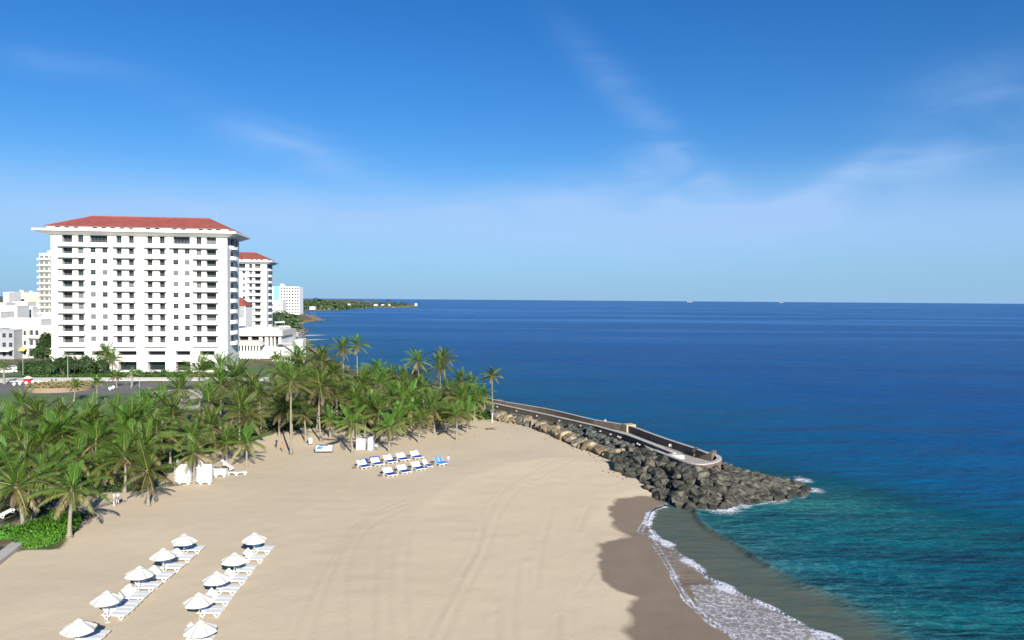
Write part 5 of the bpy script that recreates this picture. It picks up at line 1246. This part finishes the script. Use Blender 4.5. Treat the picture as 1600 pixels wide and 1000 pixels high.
for side, lst in (('left', [(287, 833), (256, 855.5), (216, 884), (168, 921.5), (123, 965)]), ('right', [(397, 831), (366, 862.5), (340, 891.5), (312, 924.5), (314, 968)])):
    for i, (px, py) in enumerate(lst):
        p = P(px, py, 1.4+2.46); o = UP if fu else copy_tree(UP); fu = False
        tp = Vector((p.x, p.y, gz(p.x, p.y))); o.location = tp; o.scale = (.83, .83, .88); o.rotation_euler = (R(rn.uniform(-2.5, 2.5)), R(rn.uniform(-2.5, 2.5)), rn.random()*6)
        tag(o, 'white octagonal beach umbrella, %s counting from the palms, over the %s row of loungers' % (ordinal(i), side), 'umbrella', 'white umbrellas beside the lounger rows')
# blue and white pairs
def cushion(root, m1, m2, back_an=R(48)):
    a = MB(); a.box(.0, 1.22, -.30, .30, .402, .47, m1); a.build('seat_towel', root)
    b = MB(); f = lambda t, z: (-.02-t*math.cos(back_an)-z*math.sin(back_an), .40+t*math.sin(back_an)+z*math.cos(back_an))
    (xa, za), (xb, zb_), (xc, zc), (xd, zd) = f(0, .04), f(.82, .04), f(.82, .10), f(0, .10)
    b.hexa([(xa, -.30, za), (xb, -.30, zb_), (xb, .30, zb_), (xa, .30, za), (xd, -.30, zd), (xc, -.30, zc), (xc, .30, zc), (xd, .30, zd)], m2); b.build('backrest_cover', root)
BP = copy_tree(LP); cushion(BP, 'blue', 'plastic'); BP.name = 'sun_lounger'
BB = copy_tree(LP); cushion(BB, 'blue2', 'blue2')
bfirst = [True, True]
def table_proto():
    r_ = empty('side_table', (0, 0, 0)); a = MB(); a.box(-.25, .25, -.25, .25, .40, .44, 'wood'); a.build('table_top', r_)
    for sx_ in (-.2, .2):
        for sy_ in (-.2, .2): b = MB(); b.box(sx_-.025, sx_+.025, sy_-.025, sy_+.025, 0, .399, 'wood'); b.build('leg', r_)
    return r_
TP = table_proto(); tf = True; rzb = R(-50); fd = Vector((math.cos(rzb), math.sin(rzb), 0)); sdv = Vector((-fd.y, fd.x, 0))
for rw, lst in (('back', [(569, 732), (590, 728), (610, 724), (630, 720.5), (652, 717)]), ('front', [(610, 744.5), (632, 740), (654, 735), (668.5, 731), (690, 727)])):
    for i, (px, py) in enumerate(lst):
        c = G(px, py); n = 1 if (rw == 'front' and i == 3) else 2
        for k in range(n):
            q = c-fd*.45+sdv*((k-.5)*.74 if n == 2 else 0); blue = rw == 'front' and i == 4
            src, fi = (BB, 1) if blue else (BP, 0)
            o = src if bfirst[fi] else copy_tree(src); bfirst[fi] = False
            o.location = (q.x, q.y, gz(q.x, q.y)); o.rotation_euler = (0, 0, rzb)
            sd_n = ('left', 'right')[1-k] if n == 2 else 'only'
            tag(o, ('all-blue lounger, %s one of the right-end pair of the front row' % sd_n) if blue else ('white-backed lounger with blue seat, %s of %s pair from left, %s row' % (sd_n, ordinal(i), rw)), 'sun lounger', 'loungers with blue towels')
        q = c-sdv*(1.25 if n == 2 else .8)-fd*.5; t = TP if tf else copy_tree(TP); tf = False; t.location = (q.x, q.y, gz(q.x, q.y)); t.rotation_euler = (0, 0, rzb)
        tag(t, 'small brown table left of the %s blue lounger pair from left, %s row' % (ordinal(i), rw), 'side table', 'small tables between blue loungers')
for i, (px, py) in enumerate([(567.5, 724), (585, 720)]):
    c = G(px, py); t = empty('sun_hood', c, rzb); a = MB()
    for k in range(6):
        an0, an1 = R(20+k*22), R(20+(k+1)*22); a.hexa([(-.6*math.cos(an0), -.65, .65*math.sin(an0)), (-.6*math.cos(an1), -.65, .65*math.sin(an1)), (-.6*math.cos(an1), .65, .65*math.sin(an1)), (-.6*math.cos(an0), .65, .65*math.sin(an0)), (-.63*math.cos(an0), -.65, .68*math.sin(an0)), (-.63*math.cos(an1), -.65, .68*math.sin(an1)), (-.63*math.cos(an1), .65, .68*math.sin(an1)), (-.63*math.cos(an0), .65, .68*math.sin(an0))], 'blue')
    a.build('hood', t); b = MB(); b.bar((-.55, -.66, .0), (-.55, -.66, .4), .04, .04, 'metal'); b.bar((-.55, .66, .0), (-.55, .66, .4), .04, .04, 'metal'); b.build('frame', t)
    tag(t, 'dark blue shade hood behind the %s pair of the back blue lounger row' % ordinal(i), 'sun hood', 'blue hoods behind the back row')
# stacks of white loungers beside the palms
for si, (px, py, n) in enumerate([(288, 756.5, 11), (321, 756.5, 11), (344, 745, 5)]):
    c = G(px, py)
    for k in range(n):
        put(LF, 'b', c.x-.35+rn.uniform(-.05, .05)+.0*k, c.y+rn.uniform(-.03, .03), c.z+k*.185, R(rn.uniform(-3, 3)), 'white lounger, %s from the bottom of the %s stack by the palms' % (ordinal(k), ['left', 'right', 'short rear'][si]), 'white loungers stacked by the palms')
    if si < 2:
        for k in range(2):
            o = copy_tree(LP); o.location = (c.x-.35, c.y, c.z+(n+k*1.2)*.185); o.rotation_euler = (0, 0, R(4)); tag(o, 'white lounger with raised back, %s on top of the %s stack' % (('lower', 'upper')[k], ['left', 'right'][si]), 'sun lounger', 'white loungers stacked by the palms')
for i, (px, py, rz) in enumerate([(362, 742, 8), (374, 742, 20)]):
    c = G(px, py); put(LF, 'b', c.x-.3, c.y, c.z, R(rz), ['flat white lounger on the sand right of the short stack', 'flat white lounger farthest right of the stacks'][i], 'white loungers stacked by the palms')
c = G(352, 738); o = copy_tree(LF); o.location = (c.x-.2, c.y+.4, c.z+.9); o.rotation_euler = (0, R(35), 0); tag(o, 'white lounger leaning steeply on the short stack', 'sun lounger', 'white loungers stacked by the palms')
o = copy_tree(LF); c = G(4, 812); o.location = (c.x, c.y, c.z+.25); o.rotation_euler = (0, R(-18), R(60)); tag(o, 'grey-looking tilted lounger in the shade at the left edge', 'sun lounger')

# framed board, bin, cabinets, benches
c = G(506, 708); t = empty('notice_board', c, R(4)); a = MB()
for p, q in (((-1.35, 0, .25), (1.35, 0, .25)), ((-1.35, .45, 1.25), (1.35, .45, 1.25)), ((-1.35, 0, .25), (-1.35, .45, 1.25)), ((1.35, 0, .25), (1.35, .45, 1.25))): a.bar(p, q, .13, .13, 'bark')
a.build('frame', t); a = MB()
for s in (-1.25, 1.25): a.tube([(s, .05, -.1), (s, .05, .3)], .05, 'wood', 6); a.tube([(s, 1.0, -.1), (s, .45, 1.2)], .04, 'wood', 6)
a.build('legs', t); a = MB(); a.hexa([(-1.3, .01, .30), (1.3, .01, .30), (1.3, .05, .30), (-1.3, .05, .30), (-1.3, .42, 1.2), (1.3, .42, 1.2), (1.3, .46, 1.2), (-1.3, .46, 1.2)], 'paleblue')
def patch(m, x0, x1, t0, t1, sk=0): 
    f = lambda x, t: (x, .005+.41*t-.02, .30+.9*t+.004)
    a.face([f(x0, t0), f(x1, t0), f(x1+sk, t1), f(x0+sk, t1)], m)
patch('shirt', -1.25, 1.25, .02, .30, 0); patch('blue2', -1.2, -.3, .35, .8, .2); patch('blue2', -1.0, -.75, .4, .7, .1); patch('shirt', .5, 1.0, .35, .85, .2); patch('blue', -.9, .5, .86, .97, .2); patch('shirt', -.4, -.1, .4, .8, .3); a.build('panel', t)
tag(t, 'low wood framed board with blue and white panel before the tall palm trunk', 'board')
c = G(485, 694); t = empty('waste_bin', c); a = MB(); a.tube([(0, 0, .08), (0, 0, .95)], [.30, .34], 'plastic', 14); a.build('bin', t); a = MB(); a.tube([(0, 0, .952), (0, 0, 1.05), (0, 0, 1.12)], [.36, .34, .12], 'shirt', 14); a.build('lid', t); a = MB(); a.box(-.3, .3, -.3, .3, 0, .079, 'navy'); a.build('base', t); tag(t, 'white beach bin on dark base left of the framed board', 'bin')
c = G(481.5, 692); t = MB(); t.hexa([(-.22, -.2, 0), (.22, -.2, 0), (.22, .2, 0), (-.22, .2, 0), (-.15, -.12, .42), (.12, -.15, .5), (.15, .12, .45), (-.12, .15, .4)], 'navy'); o = t.build('bag', loc=c); tag(o, 'small dark bag on the sand against the white bin', 'bag')
for i, (px, py, w, d, h) in enumerate([(563, 703, 1.5, 1.2, 1.75), (578, 704, .85, 1.2, 2.0)]):
    c = G(px, py); t = empty('draped_cabinet', c, R(-4)); a = MB(); nf = 9
    for k in range(nf):
        x0, x1 = -w/2+w*k/nf, -w/2+w*(k+1)/nf; y0 = -.06*(k % 2); y1 = -.06*((k+1) % 2)
        a.face([(x0, y0, .02), (x1, y1, .02), (x1, y1+.28, h), (x0, y0+.28, h)], 'shirt'); a.face([(x0, y0+.28, h), (x1, y1+.28, h), (x1, d, h+.1), (x0, d, h+.1)], 'shirt')
    for s in (-w/2, w/2): a.face([(s, 0, .02), (s, .28, h), (s, d, h+.1), (s, d, .02)], 'shirt')
    a.face([(-w/2, d, .02), (w/2, d, .02), (w/2, d, h+.1), (-w/2, d, h+.1)], 'shirt'); a.build('cover', t)
    b = MB(); b.box(-w/2+.08, w/2-.08, .4, d-.08, 0, h-.15, 'wood'); b.build('cabinet', t)
    tag(t, ['wide white draped cabinet under the palms above the blue loungers', 'narrow white draped cabinet right of the wide one'][i], 'cabinet', 'white draped cabinets under the palms')
c = G(588, 703); t = empty('towel_trolley', c); a = MB()
for s in (-.25, .25):
    for q in (-.2, .2): a.tube([(s, q, .05), (s, q, 1.1)], .02, 'metal', 6)
for z in (.2, .6, 1.0): a.box(-.27, .27, -.22, .22, z, z+.03, 'metal')
a.build('frame', t); a = MB(); a.box(-.24, .24, -.19, .19, .632, .85, 'shirt'); a.build('towels', t); tag(t, 'small grey trolley with towels right of the narrow draped cabinet', 'trolley')
for i, (px, py) in enumerate([(728, 670), (769, 672)]):
    c = G(px, py); t = empty('wooden_bench', c, R(12)); a = MB()
    for k in range(4): a.box(-.9, .9, -.3+.14*k, -.3+.14*k+.11, .42, .46, 'wood')
    a.build('seat', t); a = MB()
    for k in range(3): a.box(-.9, .9, .27, .30, .55+.13*k, .64+.13*k, 'wood')
    for s in (-.8, .8): a.box(s-.03, s+.03, .301, .34, 0, .95, 'wood')
    a.build('backrest', t)
    for s in (-.82, .76):
        b = MB(); b.box(s, s+.06, -.28, -.22, 0, .419, 'wood'); b.build('leg', t)
    tag(t, ['slatted wooden bench beside the rightmost palms on the sand', 'slatted wooden bench near the first riprap rocks'][i], 'bench', 'wooden benches at the grove tip')
c = G(769, 660); a = MB(); a.tube([(0, 0, -.1), (0, 0, 1.9)], .10, 'plastic', 8); t = a.build('beach_shower', loc=c); tag(t, 'white post at the foot of the single end palm', 'post')
# low wall and cover at the left edge
a_, b_ = G(-40, 905), G(29, 852); a_.z = 1.3; b_.z = 1.3
w = MB(); d = (b_-a_); d.z = 0; d.normalize(); nn = Vector((-d.y, d.x, 0))
P8 = lambda u0, u1, n0, n1, z0, z1: [(a_+d*u+nn*n)+Vector((0, 0, z)) for z in (z0, z1) for u, n in ((u0, n0), (u1, n0), (u1, n1), (u0, n1))]
LL = (Vector((b_.x, b_.y, 0))-Vector((a_.x, a_.y, 0))).length
w.hexa(P8(0, LL, -.6, .6, -.5, .45), 'pave'); o = w.build('low_wall'); tag(o, 'pale concrete low wall cut by the left edge of the view', 'wall')
w = MB(); w.hexa(P8(0, LL-.4, .7, 3.2, -.5, .12), 'navy'); w.hexa(P8(1, LL-1.6, 1.2, 2.7, .122, .35), 'lav'); o = w.build('pool_cover'); tag(o, 'dark navy covered platform behind the pale concrete low wall', 'platform')
# things glimpsed in the left grove
c = G(67, 722); t = empty('kiosk', (c.x, c.y, c.z)); a = MB(); a.box(-1.3, 1.3, -1, 1, 0, 2.1, 'blue2'); a.box(-1.1, -.2, -1.05, -1.003, .9, 1.8, 'dark'); a.build('wall', t); a = MB(); a.hexa([(-1.6, -1.3, 2.1), (1.6, -1.3, 2.1), (1.6, 1.3, 2.1), (-1.6, 1.3, 2.1), (-.8, -.5, 2.8), (.8, -.5, 2.8), (.8, .5, 2.8), (-.8, .5, 2.8)], 'white'); a.build('roof', t); tag(t, 'small blue kiosk with white roof hidden among the left palms', 'kiosk')
c = G(6, 722); t = empty('shade_canopy', (c.x, c.y, c.z)); a = MB(); a.box(-2.0, 1.6, -.9, .9, 2.3, 2.38, 'aqua'); a.build('canopy', t); a = MB()
for s in (-1.8, 1.4):
    for q in (-.7, .7): a.tube([(s, q, 0), (s, q, 2.29)], .04, 'metal', 6)
a.build('posts', t); tag(t, 'pale aqua flat canopy between palm fronds at the left edge', 'canopy')
c = G(80, 796); t = empty('cushioned_daybed', (c.x, c.y, c.z), R(5)); a = MB(); a.box(-1.4, 1.4, -.5, .5, .45, .7, 'lav'); a.build('cushion', t); a = MB(); a.box(-1.45, 1.45, -.55, .55, .1, .449, 'wood'); a.build('frame', t); tag(t, 'lavender cushioned daybed behind the bright green shrub', 'daybed')
c = G(170, 752); t = empty('cushioned_daybed', (c.x, c.y+3, c.z), R(5)); a = MB(); a.box(-1.0, 1.0, -.5, .5, .45, .7, 'lav'); a.build('cushion', t); a = MB(); a.box(-1.05, 1.05, -.55, .55, .1, .449, 'wood'); a.build('frame', t); tag(t, 'dark lavender daybed in the shade behind the palm by the figure', 'daybed')
c = G(178, 790); a = MB(); a.tube([(0, 0, 0), (0, 0, 1.15)], .07, 'plastic', 8); a.tube([(0, 0, 1.15), (0, 0, 1.35)], [.12, .05], 'plastic', 8); o = a.build('marker_post', loc=c); tag(o, 'short white post beside the figure in pale blue', 'post')

# road furniture
c = G(93, 609); rr = G(144, 609).x-c.x; t = empty('round_planter', (c.x, c.y, 2.5)); a = MB(); n = 40
a.tube([(0, 0, 0), (0, 0, 1.2)], rr*.94, 'brick' if 'brick' in MT else 'wood', n, False)
a.build('brick_wall', t); a = MB(); rn2 = random.Random(4)
for i in range(2600):
    q = rr*.93*math.sqrt(rn2.random()); an0 = rn2.random()*6.28; p = Vector((q*math.cos(an0), q*math.sin(an0), 1.1+rn2.random()*.5)); s = rn2.uniform(.15, .35); nn_ = Vector((rn2.uniform(-1, 1), rn2.uniform(-1, 1), 1)).normalized(); t1 = nn_.cross(Vector((.1, 1, 0))).normalized(); t2 = nn_.cross(t1)
    a.face([p-t1*s, p-t2*s*.6, p+t1*s, p+t2*s*.6], 'deadpalm', rn2.uniform(.6, 1))
a.build('dry_planting', t); tag(t, 'low round brick planter with dry plants in the middle of the roundabout', 'planter')
for i, (px, py) in enumerate([(22, 603), (31, 602), (41, 601), (51, 599.5), (61, 599), (172, 610), (177, 608)]):
    c = G(px, py); bm = bmesh.new(); bmesh.ops.create_uvsphere(bm, u_segments=14, v_segments=9, radius=.42); me = bpy.data.meshes.new('ball'); bm.to_mesh(me); bm.free(); me.materials.append(MT['white'])
    for p_ in me.polygons: p_.use_smooth = True
    t = empty('ball_bollard', (c.x, c.y, 2.53)); link('ball', me, t, (0, 0, .45)); a = MB(); a.tube([(0, 0, 0), (0, 0, .15)], .25, 'pave', 10); a.build('base', t)
    tag(t, 'round white ball bollard, %s from left %s' % (ordinal(i if i < 5 else i-5), 'by the red kiosk' if i < 5 else 'of the two right of the round planter'), 'bollard', 'white ball bollards round the roundabout')
c = G(44, 599); t = empty('red_kiosk', (c.x, c.y, 2.53)); a = MB(); a.box(-.9, .9, -.7, .7, 0, 1.3, 'red'); a.build('wall', t); a = MB(); a.hexa([(-1.0, -.8, 1.3), (1.0, -.8, 1.3), (1, .8, 1.3), (-1, .8, 1.3), (-.2, -.1, 1.9), (.2, -.1, 1.9), (.2, .1, 1.9), (-.2, .1, 1.9)], 'white'); a.build('roof', t); tag(t, 'small red kiosk with white peaked top on the far kerb of the road', 'kiosk')
for i, (px, py, h, arm) in enumerate([(218, 628, 5.5, -1.9), (106, 592, 7, 1.2), (36, 590, 6, 1.0), (205, 607, 4, 0)]):
    c = G(px, py); t = empty('street_lamp', (c.x, c.y, 2.5)); a = MB(); a.tube([(0, 0, 0), (0, 0, h)], [.09, .06], 'metal', 8); a.build('pole', t); a = MB()
    if arm: a.bar((0, 0, h-.05), (arm, 0, h+.1), .06, .06, 'metal')
    a.box(arm-.35, arm+.35, -.15, .15, h+.1, h+.22, 'metal'); a.build('lamp_head', t); tag(t, ['dark street lamp by the paved ramp right of the lawn', 'slim street lamp in front of the dense trees', 'slim street lamp near the red kiosk', 'short pale street lamp beside the yellowish palm'][i], 'street lamp')
c = G(206, 640); t = empty('railing', (c.x, c.y, 2.54), R(0)); a = MB(); e = G(228, 622)-G(206, 640); e.z = 0
for k in range(4): a.bar(Vector((0, 0, .3+.25*k)), e+Vector((0, 0, .3+.25*k)), .05, .05, 'metal')
for k in range(7): q = e*(k/6); a.tube([q, q+Vector((0, 0, 1.1))], .03, 'metal', 6)
a.build('rails', t); tag(t, 'grey metal railing beside the paved ramp right of the lawn', 'railing')
for i, (px, py) in enumerate([(81, 596), (87.5, 596), (116, 596), (122.5, 596)]):
    c = G(px, py); a = MB(); a.tube([(0, 0, 0), (0, 0, .6), (0, 0, .75)], [.16, .16, .05], 'dark', 10); o = a.build('dark_bollard', loc=(c.x, c.y, 2.53)); tag(o, 'low dark bollard at the far kerb, %s from left' % ordinal(i), 'bollard', 'low dark bollards along the far kerb')
def car(px, py, m, rz, label):
    c = G(px, py); t = empty('parked_car', (c.x, c.y, c.z+.02), rz); a = MB()
    prof = [(-2.1, .3), (-2.15, .75), (-1.9, .95), (-1.3, 1.0), (-.9, 1.42), (.5, 1.45), (1.1, 1.0), (2.0, .88), (2.15, .6), (2.1, .3)]
    for s in (-1, 1): a.face([(x, s*.85, z) for x, z in (prof if s < 0 else prof[::-1])], m)
    for i in range(len(prof)): (x0, z0), (x1, z1) = prof[i], prof[(i+1) % len(prof)]; a.face([(x0, -.85, z0), (x0, .85, z0), (x1, .85, z1), (x1, -.85, z1)], m)
    a.build('body', t); a = MB()
    for s in (-1, 1): a.face([(x, s*.862, z) for x, z in ((-1.2, 1.02), (-.85, 1.37), (.45, 1.39), (.95, 1.02))][::s], 'glass')
    a.build('window', t)
    for x in (-1.35, 1.35):
        for s in (-.8, .8): b = MB(); b.tube([(x, s-.1, .32), (x, s+.1, .32)], .32, 'dark', 12); b.build('wheel', t)
    tag(t, label, 'car')
car(14, 583, 'white', R(35), 'white parked car in the side street below the dark shop'); car(6, 579, 'greywall', R(35), 'grey parked car left of the white one below the shop'); car(20, 578, 'shirt', R(35), 'pale parked car nearest the trees below the shop')
# ships on the horizon
for i, (px, L) in enumerate([(1078, 120), (1221, 80)]):
    Yd = 16000; p = PY(px, 470, Yd); t = empty('cargo_ship', (p.x, p.y, -6 if i else -4)); a = MB(); a.hexa([(-L/2+6, -9, 0), (L/2-8, -9, 0), (L/2-8, 9, 0), (-L/2+6, 9, 0), (-L/2, -9, 14), (L/2, -9, 16), (L/2, 9, 16), (-L/2, 9, 14)], 'greywall'); a.build('hull', t)
    a = MB(); a.box(-L/2+5, -L/2+22, -8, 8, 14.1, 34, 'greywall'); a.build('bridge', t); a = MB(); a.tube([(L*.12, 0, 15), (L*.12, 0, 32)], 2, 'greywall', 6); a.tube([(L*.3, 0, 15), (L*.3, 0, 28)], 2, 'greywall', 6); a.build('mast', t)
    tag(t, ['tiny grey ship on the horizon, left of two', 'tiny grey ship on the horizon, right of two'][i], 'ship')

# ------------------------------------------------------------------ people
def person(loc, rz, H, top, bottom, label, pose='stand', hair='hair'):
    s = H/1.72
    J = {'pelvis': (0, 0, .93), 'waist': (0, 0, 1.08), 'chest': (0, -.01, 1.32), 'neck': (0, 0, 1.47), 'head': (0, .015, 1.56), 'crown': (0, .01, 1.69)}
    st = .16 if pose == 'walk' else .02
    J.update({'hipL': (.09, 0, .90), 'kneeL': (.10, st*.8+.02, .50), 'ankL': (.10, st, .08), 'toeL': (.11, st+.16, .03), 'hipR': (-.09, 0, .90), 'kneeR': (-.10, -st*.2+.04, .50), 'ankR': (-.10, -st*1.3, .09), 'toeR': (-.11, -st*1.3+.15, .03),
              'shL': (.18, 0, 1.41), 'elL': (.24, -st*.6, 1.13), 'haL': (.24, -st*.2+.06, .88), 'fiL': (.23, .08, .80), 'shR': (-.18, 0, 1.41), 'elR': (-.24, st*.5, 1.13), 'haR': (-.24, st+.08, .90), 'fiR': (-.23, st+.11, .82)})
    if pose == 'crouch':
        for k in list(J): x, y, z = J[k]; J[k] = (x, y, z*.62 if z > .5 else z)
        J['kneeL'] = (.13, .30, .42); J['kneeR'] = (-.13, .32, .42); J['pelvis'] = (0, -.05, .42); J['waist'] = (0, -.02, .58); J['chest'] = (0, .08, .80); J['neck'] = (0, .14, .94); J['head'] = (0, .18, 1.02); J['crown'] = (0, .20, 1.15)
        J['hipL'] = (.09, -.05, .40); J['hipR'] = (-.09, -.05, .40); J['shL'] = (.18, .10, .88); J['shR'] = (-.18, .10, .88); J['elL'] = (.24, .24, .66); J['elR'] = (-.24, .24, .66); J['haL'] = (.16, .40, .55); J['haR'] = (-.16, .40, .55); J['fiL'] = (.12, .46, .52); J['fiR'] = (-.12, .46, .52)
    rad = {'pelvis': .145, 'waist': .125, 'chest': .15, 'neck': .058, 'head': .088, 'crown': .075, 'hip': .095, 'knee': .058, 'ank': .042, 'toe': .032, 'sh': .062, 'el': .042, 'ha': .030, 'fi': .026}
    E = [('pelvis', 'waist'), ('waist', 'chest'), ('chest', 'neck'), ('neck', 'head'), ('head', 'crown')]
    for q in 'LR': E += [('pelvis', 'hip'+q), ('hip'+q, 'knee'+q), ('knee'+q, 'ank'+q), ('ank'+q, 'toe'+q), ('chest', 'sh'+q), ('sh'+q, 'el'+q), ('el'+q, 'ha'+q), ('ha'+q, 'fi'+q)]
    names = list(J); me = bpy.data.meshes.new('person_skeleton'); me.from_pydata([J[k] for k in names], [(names.index(a), names.index(b)) for a, b in E], [])
    o = bpy.data.objects.new('tmp', me); col.objects.link(o); md = o.modifiers.new('skin', 'SKIN'); o.modifiers.new('sub', 'SUBSURF').levels = 1
    for i, k in enumerate(names):
        v = me.skin_vertices[0].data[i]; r_ = rad.get(k) or rad[k[:-1]]; v.radius = (r_, r_*.8); v.use_root = (k == 'pelvis')
    dg = bpy.context.evaluated_depsgraph_get(); me2 = bpy.data.meshes.new_from_object(o.evaluated_get(dg)); bpy.data.objects.remove(o)
    me2.materials.clear()
    for m in ('skin', top, bottom, hair): me2.materials.append(MT[m])
    zw = J['waist'][2]-.04; zk = J['kneeL'][2]-.05; zn = J['neck'][2]-.02; zc = J['head'][2]+.02
    for p_ in me2.polygons:
        c = p_.center; p_.use_smooth = True
        arm = abs(c.x) > .205 and c.z < J['elL'][2]+.04
        p_.material_index = 3 if (c.z > zc+.05 or (c.z > zc-.06 and c.y < J['head'][1]-.02)) else 0 if (c.z > zn or arm) else 1 if c.z > zw else 2 if c.z > zk else 0
    b = bpy.data.objects.new('person', me2); col.objects.link(b); b.location = loc; b.rotation_euler = (0, 0, rz); b.scale = (s, s, s); tag(b, label, 'person'); return b
def pier_pt(px, py): p = P(px, py, ZD); p.z = ZD; return p
person(pier_pt(945.5, 668), R(150), 1.7, 'shirt', 'navy', 'person in white top and dark shorts walking on the sea wall left of the block', 'walk')
person(pier_pt(1046, 703), R(200), 1.7, 'shirt', 'navy', 'person in pale top and dark shorts midway on the wide part of the walkway', 'crouch')
person(pier_pt(1085, 714.5), R(30), 1.75, 'navy', 'navy', 'taller person in dark clothes standing near the rounded walkway end', 'stand')
person(pier_pt(1088.5, 714), R(-60), 1.65, 'navy', 'navy', 'shorter person in dark clothes beside the taller one near the walkway end', 'stand')
person(G(432, 700.5), R(160), 1.6, 'navy', 'navy', 'person in dark clothes on the sand left of the tall bare palm trunk', 'stand')
person(G(441, 705.5), R(20), 1.6, 'orange', 'skin', 'person in orange on the sand just left of the tall bare palm trunk', 'stand')
person(G(184, 791), R(170), 1.72, 'paleblue', 'shirt', 'person in pale blue top and white trousers at the edge of the dark hedge', 'walk')
person(G(700.5, 728), R(220), 1.65, 'shirt', 'lav', 'person with dark hair standing at the right end of the blue loungers', 'stand')
